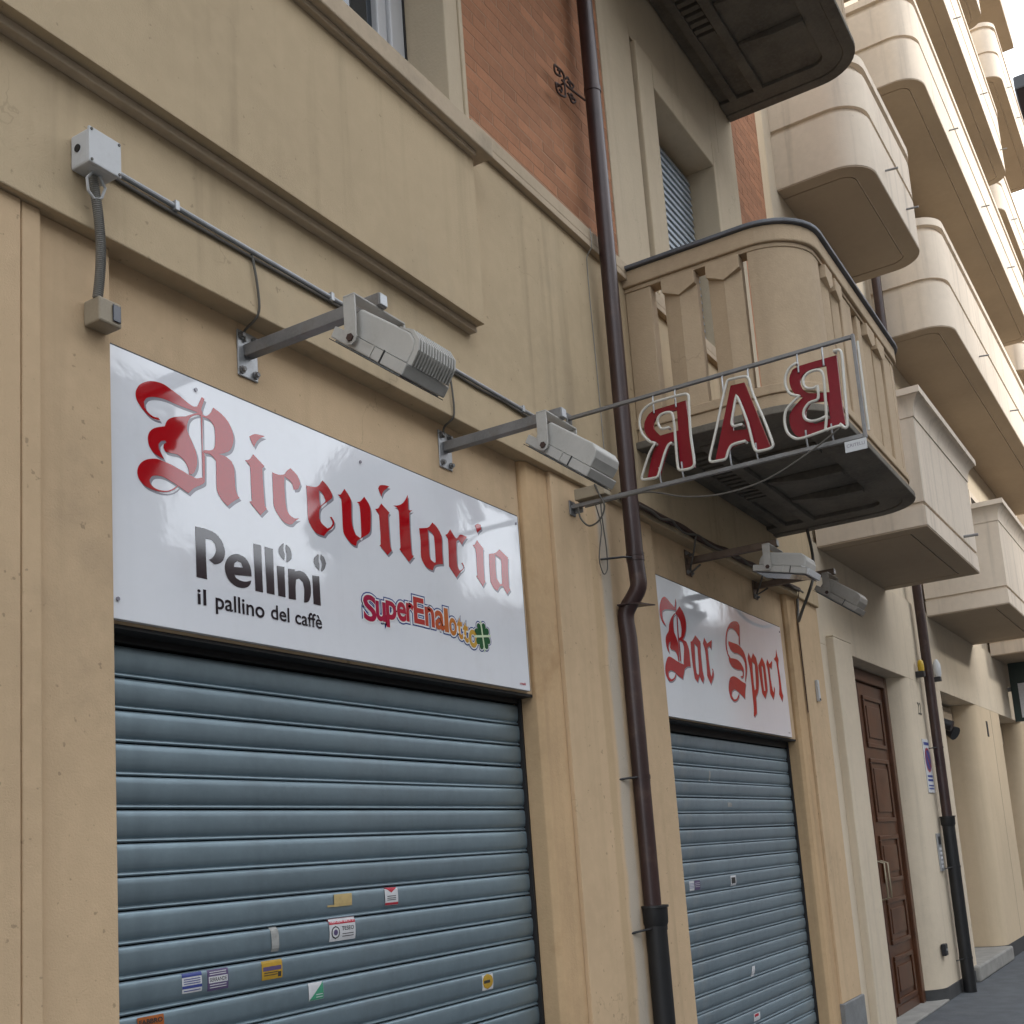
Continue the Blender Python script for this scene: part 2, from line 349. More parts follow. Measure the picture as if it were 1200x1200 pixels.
RICE={'R':[[[(2190,2911),(2166,2909),(2145,2914),(2122,2929),(2108,2944),(2103,2959),(2105,2974),(2116,2993),(2134,3008),(2156,3019),(2182,3025),(2208,3026),(2234,3019),(2264,3011),(2290,3001),(2317,2994),(2335,2999),(2343,3014),(2354,3035),(2365,3032),(2358,3015),(2351,2995),(2354,2985),(2337,2980),(2313,2980),(2282,2979),(2251,2979),(2218,2981),(2188,2979),(2162,2973),(2142,2963),(2132,2949),(2134,2933),(2148,2921),(2166,2915),(2184,2917)]],[[(2344,2981),(2366,2979),(2379,2986),(2391,2999),(2400,3016),(2433,3006),(2461,2989),(2477,2964),(2482,2943),(2476,2916),(2462,2895),(2436,2880),(2417,2873),(2448,2872),(2471,2863),(2480,2843),(2481,2811),(2483,2780),(2490,2762),(2500,2754),(2472,2736),(2448,2716),(2426,2728),(2408,2749),(2404,2769),(2405,2816),(2405,2846),(2394,2856),(2378,2862),(2355,2858),(2354,2866),(2363,2870),(2378,2873),(2395,2882),(2403,2898),(2404,2943),(2398,2960),(2382,2971),(2362,2973),(2344,2972)]],[[(2353,2985),(2353,2978),(2332,2971),(2312,2960),(2298,2944),(2293,2927),(2292,2910),(2299,2897),(2313,2875),(2324,2853),(2328,2829),(2325,2807),(2312,2784),(2296,2776),(2293,2792),(2284,2808),(2269,2819),(2251,2825),(2221,2822),(2207,2822),(2200,2832),(2202,2843),(2212,2851),(2207,2855),(2192,2849),(2182,2837),(2183,2823),(2193,2809),(2201,2798),(2172,2803),(2155,2813),(2146,2828),(2144,2847),(2152,2867),(2168,2881),(2189,2891),(2207,2898),(2213,2913),(2224,2926),(2243,2937),(2266,2946),(2287,2953),(2297,2959),(2317,2970),(2337,2980)]],[[(2348,2984),(2354,2986),(2351,2860),(2359,2856),(2356,2770),(2345,2758),(2313,2739),(2291,2718),(2266,2725),(2248,2731),(2226,2737),(2196,2743),(2173,2741),(2155,2734),(2146,2721),(2149,2710),(2165,2702),(2188,2701),(2214,2707),(2236,2720),(2249,2731),(2251,2729),(2238,2716),(2214,2703),(2184,2696),(2155,2696),(2131,2700),(2112,2712),(2104,2731),(2109,2752),(2125,2771),(2149,2784),(2176,2791),(2201,2790),(2227,2788),(2253,2783),(2276,2779),(2291,2775),(2306,2774),(2322,2771),(2349,2781)]]],'i':[[[(2552,2968),(2575,2983),(2599,2987),(2622,2989),(2598,2974),(2584,2960),(2571,2939),(2562,2950)]],[[(2566,2913),(2615,2887),(2605,2877),(2605,2846),(2607,2804),(2610,2754),(2619,2747),(2589,2719),(2542,2752),(2553,2757),(2552,2804),(2551,2865),(2544,2875),(2529,2883),(2550,2893)]]],'c':[[[(2651,2876),(2679,2876),(2707,2884),(2720,2899),(2738,2913),(2770,2897),(2783,2871),(2771,2850),(2750,2842),(2743,2861),(2727,2871),(2707,2876),(2705,2843),(2708,2786),(2713,2764),(2728,2750),(2748,2745),(2771,2750),(2748,2734),(2731,2720),(2702,2719),(2679,2731),(2653,2761),(2651,2801)]]],'e':[[[(2813,2873),(2855,2878),(2875,2887),(2897,2912),(2922,2899),(2944,2877),(2945,2862),(2933,2852),(2910,2836),(2883,2815),(2873,2797),(2871,2772),(2883,2758),(2911,2746),(2930,2756),(2940,2768),(2938,2780),(2927,2790),(2937,2792),(2949,2780),(2946,2764),(2930,2748),(2909,2733),(2893,2716),(2855,2717),(2834,2730),(2815,2757),(2815,2819)],[(2876,2873),(2897,2863),(2909,2843),(2907,2839),(2879,2816),(2876,2846)]]],'v':[[[(2975,2881),(2992,2886),(3013,2911),(3035,2894),(3047,2877),(3045,2822),(3048,2784),(3064,2756),(3089,2749),(3095,2758),(3096,2794),(3096,2846),(3093,2874),(3079,2879),(3098,2886),(3123,2909),(3146,2890),(3155,2870),(3154,2833),(3148,2790),(3135,2774),(3099,2753),(3070,2734),(3063,2716),(3041,2717),(3015,2731),(2996,2752),(2995,2823),(2994,2872)]]],'i2':[[[(3208,2961),(3219,2975),(3246,2983),(3277,2986),(3249,2966),(3235,2953),(3224,2934)]],[[(3221,2907),(3269,2883),(3259,2871),(3259,2819),(3262,2755),(3270,2741),(3243,2718),(3198,2745),(3205,2750),(3207,2792),(3205,2862),(3184,2878),(3202,2885)]]],'t':[[[(3390,2981),(3389,2924),(3398,2922),(3415,2927),(3394,2912),(3391,2864),(3392,2772),(3395,2748),(3408,2747),(3373,2717),(3318,2755),(3325,2763),(3326,2834),(3327,2900),(3317,2914),(3296,2917),(3329,2926),(3362,2946)]]],'o':[[[(3452,2864),(3504,2877),(3522,2886),(3543,2907),(3571,2896),(3599,2870),(3602,2847),(3599,2801),(3600,2751),(3574,2746),(3542,2735),(3527,2713),(3499,2714),(3474,2725),(3454,2752),(3457,2817)],[(3509,2871),(3537,2863),(3549,2852),(3551,2814),(3550,2750),(3540,2746),(3518,2753),(3510,2767),(3510,2828)]]],'r':[[[(3666,2906),(3699,2879),(3712,2879),(3738,2900),(3786,2900),(3756,2872),(3746,2859),(3723,2875),(3706,2866),(3702,2844),(3700,2797),(3702,2763),(3717,2746),(3739,2758),(3746,2769),(3731,2780),(3740,2784),(3750,2772),(3745,2759),(3720,2741),(3689,2713),(3641,2750),(3642,2763),(3646,2833),(3645,2863),(3629,2876),(3644,2883)]]],'i3':[[[(3852,2963),(3873,2975),(3900,2976),(3901,2958),(3880,2944),(3868,2933)]],[[(3861,2902),(3907,2875),(3903,2867),(3898,2787),(3898,2742),(3906,2736),(3883,2710),(3837,2745),(3845,2751),(3848,2838),(3843,2864),(3826,2874),(3845,2883)]]],'a':[[[(3949,2861),(4001,2876),(4035,2898),(4102,2875),(4095,2824),(4093,2745),(4103,2733),(4073,2708),(4048,2731),(4043,2740),(4019,2733),(3994,2710),(3967,2718),(3945,2741),(3945,2811)],[(3997,2867),(4041,2857),(4044,2833),(4040,2783),(4038,2748),(4021,2745),(3995,2765),(3992,2805)]]]}
PELL={'P':[[[(2314,2623),(2357,2624),(2395,2618),(2421,2597),(2431,2569),(2424,2545),(2409,2530),(2386,2522),(2365,2532),(2382,2544),(2394,2565),(2391,2585),(2377,2595),(2353,2594),(2353,2539),(2355,2471),(2314,2471),(2314,2549)]]],'e':[[[(2428,2522),(2434,2541),(2449,2559),(2473,2571),(2496,2572),(2518,2565),(2534,2547),(2540,2525),(2540,2513),(2467,2505),(2474,2496),(2494,2491),(2515,2492),(2538,2500),(2533,2486),(2517,2474),(2493,2469),(2468,2471),(2446,2482),(2432,2500)],[(2466,2529),(2469,2542),(2482,2551),(2497,2548),(2504,2534)]]],'l':[[[(2553,2620),(2587,2621),(2588,2470),(2555,2470)]]],'l2':[[[(2603,2620),(2640,2620),(2640,2471),(2605,2471)]]],'i':[[[(2655,2568),(2690,2571),(2690,2471),(2657,2471)]],[[(2669,2630),(2687,2648),(2691,2648),(2689,2628),(2694,2613),(2691,2592),(2676,2602),(2667,2616)]],[[(2702,2647),(2718,2640),(2727,2621),(2724,2603),(2706,2589),(2701,2590),(2704,2615),(2700,2630)]]],'n':[[[(2707,2568),(2740,2572),(2739,2565),(2766,2572),(2792,2565),(2811,2542),(2813,2506),(2804,2480),(2792,2471),(2777,2468),(2781,2512),(2775,2536),(2758,2545),(2743,2538),(2739,2509),(2739,2471),(2705,2469)]]],'i2':[[[(2824,2567),(2858,2570),(2860,2470),(2824,2471)]],[[(2837,2629),(2856,2646),(2861,2644),(2858,2624),(2863,2609),(2859,2589),(2844,2599),(2834,2614)]],[[(2871,2648),(2887,2640),(2896,2621),(2887,2601),(2873,2588),(2869,2591),(2875,2615),(2869,2631)]]]}
BARS={'B':[[[(5770,2809),(5731,2818),(5704,2840),(5696,2877),(5708,2917),(5739,2956),(5779,2976),(5819,2971),(5868,2952),(5913,2937),(5927,2956),(5941,2991),(5949,2975),(5935,2928),(5927,2919),(5872,2916),(5786,2905),(5742,2891),(5730,2873),(5731,2844),(5755,2821)]],[[(5923,2901),(5886,2876),(5873,2830),(5872,2791),(5896,2765),(5914,2738),(5920,2700),(5905,2625),(5894,2629),(5888,2657),(5863,2679),(5811,2682),(5795,2690),(5809,2725),(5790,2718),(5773,2696),(5781,2657),(5751,2679),(5743,2717),(5756,2752),(5800,2786),(5814,2822),(5854,2867),(5904,2899)]],[[(5921,2908),(5939,2918),(5990,2954),(6044,2920),(6065,2878),(6053,2826),(6017,2781),(5987,2762),(6041,2755),(6070,2718),(6070,2644),(6069,2614),(6017,2606),(5976,2589),(5974,2633),(5999,2710),(5983,2747),(5953,2751),(5929,2750),(5931,2758),(5972,2775),(5988,2817),(5981,2866),(5951,2891),(5925,2897)]],[[(5933,2888),(5943,2890),(5934,2770),(5939,2702),(5934,2629),(5921,2627),(5927,2701),(5921,2769)]],[[(5752,2632),(5794,2637),(5863,2625),(5909,2619),(5975,2614),(5976,2589),(5936,2529),(5878,2540),(5828,2557),(5776,2561),(5738,2548),(5738,2522),(5770,2511),(5815,2525),(5843,2551),(5846,2547),(5826,2521),(5779,2500),(5738,2498),(5708,2519),(5698,2550),(5713,2590)]]],'a':[[[(6107,2763),(6134,2771),(6190,2812),(6262,2783),(6251,2715),(6251,2613),(6266,2569),(6243,2534),(6209,2554),(6194,2572),(6157,2531),(6117,2550),(6107,2613),(6103,2697)],[(6164,2760),(6206,2745),(6203,2684),(6192,2592),(6175,2575),(6152,2588),(6149,2653)]]],'r':[[[(6331,2817),(6359,2795),(6370,2786),(6454,2818),(6431,2757),(6401,2774),(6370,2760),(6368,2677),(6375,2601),(6392,2587),(6416,2626),(6406,2638),(6426,2637),(6428,2606),(6411,2579),(6365,2538),(6317,2585),(6326,2647),(6324,2739),(6300,2777)]]],'S':[[[(6764,2942),(6813,2974),(6883,2996),(6948,2999),(6980,2983),(6967,2929),(6949,2848),(6931,2852),(6942,2903),(6903,2929),(6851,2942),(6794,2937),(6748,2914),(6716,2867),(6703,2809),(6714,2765),(6760,2737),(6742,2729),(6701,2758),(6684,2807),(6699,2865),(6729,2911)]],[[(6745,2848),(6823,2847),(6919,2845),(6994,2822),(7033,2786),(7042,2734),(7024,2674),(6980,2612),(6980,2624),(7005,2684),(7009,2737),(6971,2773),(6894,2787),(6821,2784),(6762,2800),(6738,2825)]],[[(6713,2737),(6793,2744),(6873,2744),(6933,2728),(6973,2698),(6959,2650),(6929,2633),(6893,2638),(6942,2649),(6949,2672),(6928,2684),(6854,2679),(6776,2685),(6728,2708)]],[[(6708,2611),(6767,2628),(6837,2624),(6913,2609),(6985,2601),(6960,2559),(6937,2500),(6886,2518),(6827,2535),(6766,2544),(6715,2528),(6700,2502),(6732,2480),(6781,2487),(6820,2512),(6842,2531),(6830,2502),(6786,2476),(6728,2467),(6679,2484),(6660,2526),(6673,2572)]]],'p':[[[(7101,2817),(7141,2781),(7189,2825),(7241,2798),(7256,2734),(7245,2644),(7214,2576),(7156,2530),(7152,2488),(7140,2423),(7088,2394),(7073,2401),(7090,2454),(7092,2541),(7094,2629),(7092,2705),(7072,2779)],[(7153,2764),(7201,2752),(7192,2668),(7174,2584),(7144,2572),(7138,2633)]]],'o':[[[(7270,2750),(7363,2818),(7412,2775),(7411,2690),(7409,2599),(7343,2536),(7290,2565),(7279,2641),(7273,2706)],[(7333,2754),(7361,2757),(7361,2673),(7360,2589),(7333,2586),(7329,2658)]]],'r2':[[[(7472,2818),(7507,2786),(7574,2818),(7545,2759),(7501,2766),(7497,2699),(7515,2615),(7536,2592),(7551,2636),(7566,2626),(7549,2587),(7510,2544),(7457,2579),(7461,2646),(7456,2743),(7440,2778)]]],'t':[[[(7691,2913),(7702,2870),(7721,2847),(7702,2801),(7713,2720),(7717,2621),(7736,2591),(7701,2545),(7649,2590),(7671,2654),(7670,2766),(7660,2821),(7617,2835),(7664,2859)]]]}
NEON={'R':{'red':[[(-662,3580),(-582,3577),(-518,3576),(-478,3563),(-452,3523),(-453,3483),(-473,3444),(-505,3417),(-479,3375),(-442,3263),(-502,3258),(-535,3336),(-571,3406),(-605,3409),(-607,3270),(-673,3263),(-667,3436)],[(-616,3547),(-560,3547),(-514,3537),(-496,3512),(-497,3487),(-524,3449),(-613,3450)]],'tube':[[(-505,3411),(-484,3422),(-450,3468),(-441,3526),(-457,3571),(-501,3597),(-572,3602),(-671,3599),(-686,3588),(-685,3552),(-679,3403),(-683,3270),(-666,3253),(-623,3254),(-606,3264),(-604,3331),(-607,3452),(-604,3519),(-590,3535),(-552,3536),(-532,3520),(-532,3490),(-545,3468),(-577,3466)],[(-505,3408),(-472,3364),(-427,3268),(-432,3255),(-495,3249),(-508,3258),(-546,3346),(-568,3383),(-582,3391)]]},'A':{'red':[[(-876,3589),(-939,3586),(-1024,3261),(-964,3265),(-938,3318),(-853,3310),(-818,3263),(-771,3269),(-824,3430)],[(-901,3540),(-927,3373),(-866,3383),(-875,3464)]],'tube':[[(-921,3313),(-864,3310),(-844,3289),(-829,3257),(-805,3254),(-758,3260),(-757,3281),(-796,3390),(-840,3521),(-872,3602),(-891,3606),(-949,3601),(-968,3587),(-980,3512),(-1017,3379),(-1042,3268),(-1032,3253),(-975,3253),(-959,3271),(-943,3387),(-919,3488),(-906,3527),(-892,3483),(-872,3411),(-879,3392),(-914,3391)]]},'B':{'red':[[(-1345,3591),(-1187,3590),(-1155,3582),(-1137,3548),(-1139,3504),(-1158,3465),(-1186,3448),(-1148,3420),(-1121,3388),(-1117,3346),(-1130,3300),(-1164,3274),(-1270,3278),(-1347,3285),(-1343,3371)],[(-1298,3559),(-1243,3561),(-1200,3550),(-1182,3526),(-1185,3491),(-1213,3459),(-1298,3440)],[(-1285,3406),(-1213,3416),(-1191,3384),(-1191,3350),(-1224,3318),(-1289,3324)]],'tube':[[(-1178,3595),(-1148,3579),(-1127,3542),(-1127,3498),(-1144,3464),(-1179,3447),(-1144,3426),(-1113,3396),(-1103,3350),(-1111,3300),(-1140,3268),(-1177,3262),(-1287,3273),(-1332,3275)],[(-1344,3601),(-1366,3597),(-1373,3575),(-1368,3449),(-1360,3268),(-1350,3259),(-1333,3280)],[(-1270,3278),(-1280,3331),(-1288,3495),(-1281,3529),(-1259,3540),(-1222,3536),(-1201,3511),(-1208,3477),(-1237,3465),(-1258,3471),(-1254,3414),(-1216,3406),(-1190,3379),(-1189,3346),(-1212,3326),(-1248,3323),(-1280,3331)]]}}
SUPER=[('S',3085,3158,2454,2550),('u',3155,3213,2463,2536),('p',3214,3277,2448,2547),('e',3280,3337,2481,2554),('r',3337,3385,2486,2558),('E',3384,3452,2487,2588),('n',3455,3517,2486,2562),('a',3520,3584,2483,2558),('l',3583,3611,2480,2575),('o',3614,3667,2472,2543),('t',3670,3708,2465,2553),('t',3710,3748,2456,2540),('o',3750,3811,2441,2516)]

# ================================================================== the ground
structure(MB().box(-60, 300, -260, 60, -.6, -.13).build('ground', 'road'))
structure(MB().box(-40, 90, -3.3, .45, -.35, 0).build('pavement', 'asphalt'))
for i in range(40):
    k = MB().box(-20 + i * 1.2, -20 + i * 1.2 + 1.192, -3.48, -3.304, -.3, .012).build('kerb', 'kerb', bevel=.012)
    if i == 0: kr = structure(k); k0 = k
    else: k.parent = kr; k.name = 'kerb_stone'

# ================================================================== the corner shop house (near)
B1 = thing('shop_house', 'tan plastered house with two shuttered shops and an ornamental balcony, nearest the camera', 'building')
def b1(name, b, mat='plaster', bevel=.004): return box(name, b, mat, B1, bevel)
b1('wall', (-4, 8.55, .36, 7, 0, 13), 'plaster_up', 0)
O1, O2 = (2.004, 4.264), (5.649, 7.985)
# pilasters with their narrower edge strips
b1('pilaster', (-4, 1.712, -.037, .36, 0, 3.3535)); b1('pilaster_edge', (1.7165, 1.772, -.0345, .36, 0, 3.3535)); b1('pilaster_core', (1.7, 1.73, -.025, .35, 0, 3.353), bevel=0)
b1('pilaster', (4.475, 5.445, -.037, .36, .452, 3.3535), 'plaster_pier'); b1('pilaster', (8.196, 8.705, -.037, .36, .452, 3.3535))
for a, b in ((4.475, 5.445), (8.196, 8.705)): b1('plinth_stone', (a - .012, b + .012, -.055, .36, 0, .452), 'granite', .008)
def strip(a, b, c):          # plaster strip beside an opening, chamfered into the reveal
    q = [(a, -.018), (b, -.018), (b, .36), (a, .36)]
    if c < 0: q = [(a, -.018), (b - .022, -.018), (b, .004), (b, .36), (a, .36)]
    if c > 0: q = [(a + .022, -.018), (b, -.018), (b, .36), (a, .36), (a, .004)]
    return MB().prism(q, 0, 3.3538, 'Z').build('jamb_strip', 'plaster_reveal' if c > 0 else 'plaster', B1, bevel=.004)
strip(1.7725, O1[0], 0); strip(O1[1], 4.4745, 1); strip(5.4455, O2[0], 0); strip(O2[1], 8.1955, 1)
for a, b in (O1, O2): b1('lintel', (a + .001, b - .001, .02, .075, 2.297, 3.36))
b1('fascia', (-4, 8.705, -.06, .36, 3.354, 4.70), 'plaster_panel_shaded', .004)
b1('wall_panel', (-4, 3.826, -.133, -.0605, 3.794, 4.545), 'plaster_panel_shaded', .002)
b1('panel_moulding', (-4, 3.822, -.096, -.0605, 3.767, 3.7935), 'trim', .003)
# window-sill cornice: two mouldings over the panel, a slimmer run above the second shop
b1('cornice_moulding', (-4, 3.81, -.158, -.06, 4.545, 4.566), 'trim', .003)
b1('cornice', (-4, 3.902, -.192, .30, 4.5665, 4.656), 'trim', .006)
b1('cornice_slope', (-4, 3.90, -.10, .30, 4.6565, 4.735), 'trim', .01)
b1('cornice_run', (3.9025, 8.55, -.092, .30, 4.700, 4.735), 'trim', .003); b1('cornice_run', (3.9025, 8.55, -.0915, .30, 4.7355, 4.806), 'trim', .006)
# upper storey: brick fields as single bricks, plaster bay round the balcony window
def brick_field(x0, x1, z0, z1, y):
    bp = MB().box(x0, x1, y + .0008, .36, z0, z1).build('brick_panel', 'mortar', B1)
    bl, bh, j = .234, .0560, .0070
    meshes = []
    for k in range(4):
        d = [random.uniform(-.002, .002) for _ in range(4)]
        mb = MB().poly([(d[0], 0, d[1]), (bl + d[2], 0, d[3]), (bl, 0, bh + d[0]), (d[1], 0, bh), (d[0], .03, d[1]), (bl + d[2], .03, d[3]), (bl, .03, bh + d[0]), (d[1], .03, bh)],
                       [(0, 1, 2, 3), (4, 7, 6, 5), (0, 4, 5, 1), (1, 5, 6, 2), (2, 6, 7, 3), (3, 7, 4, 0)])
        me = bpy.data.meshes.new('brick'); me.from_pydata(mb.v, [], mb.f); me.materials.append(MT['brick']); meshes.append(me)
    z = z0 + .002; row = 0
    while z + bh < z1:
        x = x0 - (bl + j) * (.5 if row % 2 else 0)
        while x < x1 - .02:
            a, b = max(x, x0 + .001), min(x + bl, x1 - .001)
            if b - a > .03:
                o = bpy.data.objects.new('brick', random.choice(meshes)); COL.objects.link(o); o.parent = bp
                o.location = (a, y - random.uniform(0, .0009), z); o.scale = ((b - a) / bl, 1, 1)
            x += bl + j
        z += bh + j; row += 1
    return bp
brick_field(3.93, 5.468, 4.806, 6.62, -.052)
brick_field(7.836, 8.54, 5.9, 7.55, -.052)
b1('brick_field_upper', (3.93, 5.468, -.05, .36, 6.62, 13), 'brick', 0); b1('brick_field_upper', (7.836, 8.54, -.05, .36, 7.5505, 13), 'brick', 0); b1('brick_field_low', (7.836, 8.54, -.05, .36, 4.8065, 5.8995), 'brick', 0)
# plaster bay with the shuttered balcony window (opening 6.21..7.23, head 6.32)
WX0, WX1, WZ = 6.20, 7.23, 6.32
b1('window_bay', (5.4685, WX0 - .268, -.058, .36, 4.8065, 13), 'plaster_up'); b1('window_bay', (WX1 + .228, 7.8355, -.058, .36, 4.8065, 13), 'plaster_up')
b1('window_bay', (WX0 - .2675, WX1 + .2275, -.058, .36, WZ + .208, 13), 'plaster_up')
for bb in ((WX0 - .246, WX0, -.084, .36, 4.8065, WZ + .186), (WX1, WX1 + .206, -.084, .36, 4.8065, WZ + .186), (WX0 + .0005, WX1 - .0005, -.084, .36, WZ, WZ + .186)):
    b1('window_surround', bb, 'plaster_up', .008)
wn2 = MB().box(WX0, WX1, .16, .20, 4.75, WZ).build('balcony_window', 'edge', B1)
bl = MB()
z = 4.80
while z < WZ - .05:
    bl.poly([(WX0 + .01, .100, z), (WX1 - .01, .100, z), (WX1 - .01, .112, z + .046), (WX0 + .01, .112, z + .046), (WX0 + .01, .126, z), (WX1 - .01, .126, z), (WX1 - .01, .126, z + .046), (WX0 + .01, .126, z + .046)],
            [(0, 1, 2, 3), (4, 7, 6, 5), (0, 4, 5, 1), (1, 5, 6, 2), (2, 6, 7, 3), (3, 7, 4, 0)]); z += .053
o = bl.build('roller_blind', 'blind', wn2); o['kind'] = 'stuff'
# the window over the first sign
for bb in ((3.765, 3.845, -.075, .36, 4.7355, 6.6), (3.8455, 3.9, -.062, .36, 4.7355, 6.6), (3.9005, 3.9295, -.07, .36, 4.7355, 6.6)): b1('window_surround', bb, 'plaster_up', .006)
b1('window_bay', (-4, 2.35, -.058, .36, 4.7355, 13), 'plaster_up'); b1('window_bay', (2.35, 3.93, -.058, .36, 6.6, 13), 'plaster_up')
win = MB().box(2.35, 3.765, .22, .26, 4.735, 6.6).build('window', 'edge', B1)
for bb in ((3.66, 3.762, .135, .20, 4.735, 6.6), (2.352, 2.45, .135, .20, 4.735, 6.6), (3.585, 3.655, .15, .20, 4.735, 6.6), (2.455, 3.58, .15, .20, 6.5, 6.6), (2.455, 3.58, .15, .20, 4.735, 4.83), (3.04, 3.11, .149, .199, 4.835, 6.495)):
    box('frame', bb, 'pvc', win, .008)
box('frame_gap', (3.755, 3.766, .128, .2, 4.735, 6.6), 'edge', win, 0)
for a, b in ((3.111, 3.584), (2.456, 3.039)): box('pane', (a, b, .18, .186, 4.831, 6.499), 'pane', win, 0)

# ------------------------------------------------------------------ ornamental balconies of the near house
def balcony(zs, vents):
    """zs: level of the soffit"""
    x0, x1, yf = 5.485, 7.775, -1.045
    sl = MB(); lofted(sl, lambda i: rplan(x0, x1, -.061, yf, .28, i), [(zs + .03, .0), (zs + .105, .0)])
    B = sl.build('balcony', 'balc', B1, smooth=True, bevel=.006)
    q = lambda n, mb, mat='balc', **k: mb.build(n, mat, B, **k)
    # soffit: lip, sunk field and ribs
    def ring(o, i, za, zb, ya=-.0615):
        out = rplan(x0, x1, ya, yf, .28, o); inn = rplan(x0, x1, ya, yf, .28, i); n = len(out); mb = MB()
        mb.v = [(*p, za) for p in out] + [(*p, za) for p in inn] + [(*p, zb) for p in out] + [(*p, zb) for p in inn]
        for k in range(n - 1):
            mb.f += [(k, k + 1, n + k + 1, n + k), (2 * n + k, 3 * n + k, 3 * n + k + 1, 2 * n + k + 1), (k, 2 * n + k, 2 * n + k + 1, k + 1), (n + k, n + k + 1, 3 * n + k + 1, 3 * n + k)]
        return mb
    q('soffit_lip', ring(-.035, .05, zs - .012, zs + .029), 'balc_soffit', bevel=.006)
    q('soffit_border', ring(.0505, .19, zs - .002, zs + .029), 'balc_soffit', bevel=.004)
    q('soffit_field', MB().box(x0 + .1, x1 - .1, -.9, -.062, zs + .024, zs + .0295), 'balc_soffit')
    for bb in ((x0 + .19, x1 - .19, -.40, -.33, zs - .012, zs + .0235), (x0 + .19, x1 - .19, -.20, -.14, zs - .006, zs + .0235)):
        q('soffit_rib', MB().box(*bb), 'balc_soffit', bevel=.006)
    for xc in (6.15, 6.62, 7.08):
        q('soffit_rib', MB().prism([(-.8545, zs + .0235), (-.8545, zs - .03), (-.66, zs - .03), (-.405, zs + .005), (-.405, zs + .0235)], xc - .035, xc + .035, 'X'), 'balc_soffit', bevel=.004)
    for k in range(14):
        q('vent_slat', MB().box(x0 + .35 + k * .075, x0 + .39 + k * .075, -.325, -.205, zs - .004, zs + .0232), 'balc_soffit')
    zb, zt = zs + .105, zs + .90      # balustrade zone
    th = .075
    # kerb beam at the foot
    q('foot_beam', ring(-.012, th + .01, zb, zb + .05), bevel=.005)
    zb += .0505
    # piers and rounded corners
    def pier(b): return q('pier', MB().box(*b, zb, zt), bevel=.006)
    pier((x0, x0 + th, -.215, -.0615)); pier((x1 - th, x1, -.215, -.0615))
    def corner(s):
        cx = x0 + .28 if s < 0 else x1 - .28; cy = yf + .28; pr = []
        for k in range(13):
            t = R(180 + 90 * k / 12); pr.append((cx + s * -1 * .28 * math.cos(t), cy + .28 * math.sin(t)))
        ext = (cx - s * .05, yf)
        pr.append(ext); pr.append((ext[0], yf + th))
        for k in range(12, -1, -1):
            t = R(180 + 90 * k / 12); pr.append((cx + s * -1 * (.28 - th) * math.cos(t), cy + (.28 - th) * math.sin(t)))
        q('corner_pier', MB().prism(pr, zb, zt, 'Z'), smooth=True, bevel=.004)
    corner(-1); corner(1)
    # panels with a folded face and a pointed shield head
    def panel(a, b, side):
        m = (a + b) / 2
        if side == 'F': pr = [(a, yf + .012), (m, yf - .010), (b, yf + .012), (b, yf + .06), (a, yf + .06)]
        elif side == 'L': pr = [(x0 + .012, b), (x0 - .010, m), (x0 + .012, a), (x0 + .06, a), (x0 + .06, b)]
        else: pr = [(x1 - .012, a), (x1 + .010, m), (x1 - .012, b), (x1 - .06, b), (x1 - .06, a)]
        p = q('panel', MB().prism(pr, zb, zt, 'Z'), bevel=.003)
        sh = [(a, zt - .001), (a, zt - .075), (m, zt - .118), (b, zt - .075), (b, zt - .001)]
        if side == 'F': q('shield_head', MB().prism(sh, yf - .024, yf + .02, 'Y'), bevel=.003)
        elif side == 'L': q('shield_head', MB().prism(sh, x0 - .024, x0 + .02, 'X'), bevel=.003)
    for a, b in ((-.475, -.285), (-.725, -.54)): panel(a, b, 'L'); panel(a, b, 'R')
    for a, b in ((5.865, 6.0), (6.055, 6.19), (6.74, 6.93), (6.99, 7.18)): panel(a, b, 'F')
    for a, b in ((6.235, 6.47), (6.60, 6.69)): q('pier', MB().box(a, b, yf + .001, yf + .07, zb, zt), bevel=.006)
    for z_ in (zb + .23, zb + .52): q('slot_bar', MB().box(6.47, 6.60, yf + .015, yf + .055, z_, z_ + .05))
    q('pier', MB().box(7.24, 7.44, yf + .001, yf + .07, zb, zt), bevel=.006)
    # rail with stepped mouldings and slate cap
    q('rail_moulding', ring(-.006, th + .012, zt + .0005, zt + .024), bevel=.004)
    q('rail', ring(-.024, th + .03, zt + .0245, zt + .118), bevel=.008)
    q('rail_cap', ring(-.045, th + .05, zt + .1185, zt + .140), 'slate', bevel=.005)
    return B
balcony(3.735, False); balcony(7.005, True)
shade_balcony = MB(); lofted(shade_balcony, lambda i: rplan(-4.0, 4.85, -.0585, -1.2, .28, i), [(6.75, .0), (7.75, .0), (7.75, .1), (6.95, .1)]); shade_balcony.build('balcony', 'balc', B1, smooth=True)  # unseen long balcony, added to shade the upper wall
b1('shade_eaves', (-4.5, 8.55, -1.15, 7.2, 10.2, 10.45), 'trim', .02)  # out-of-view eaves, added to dim the wall below

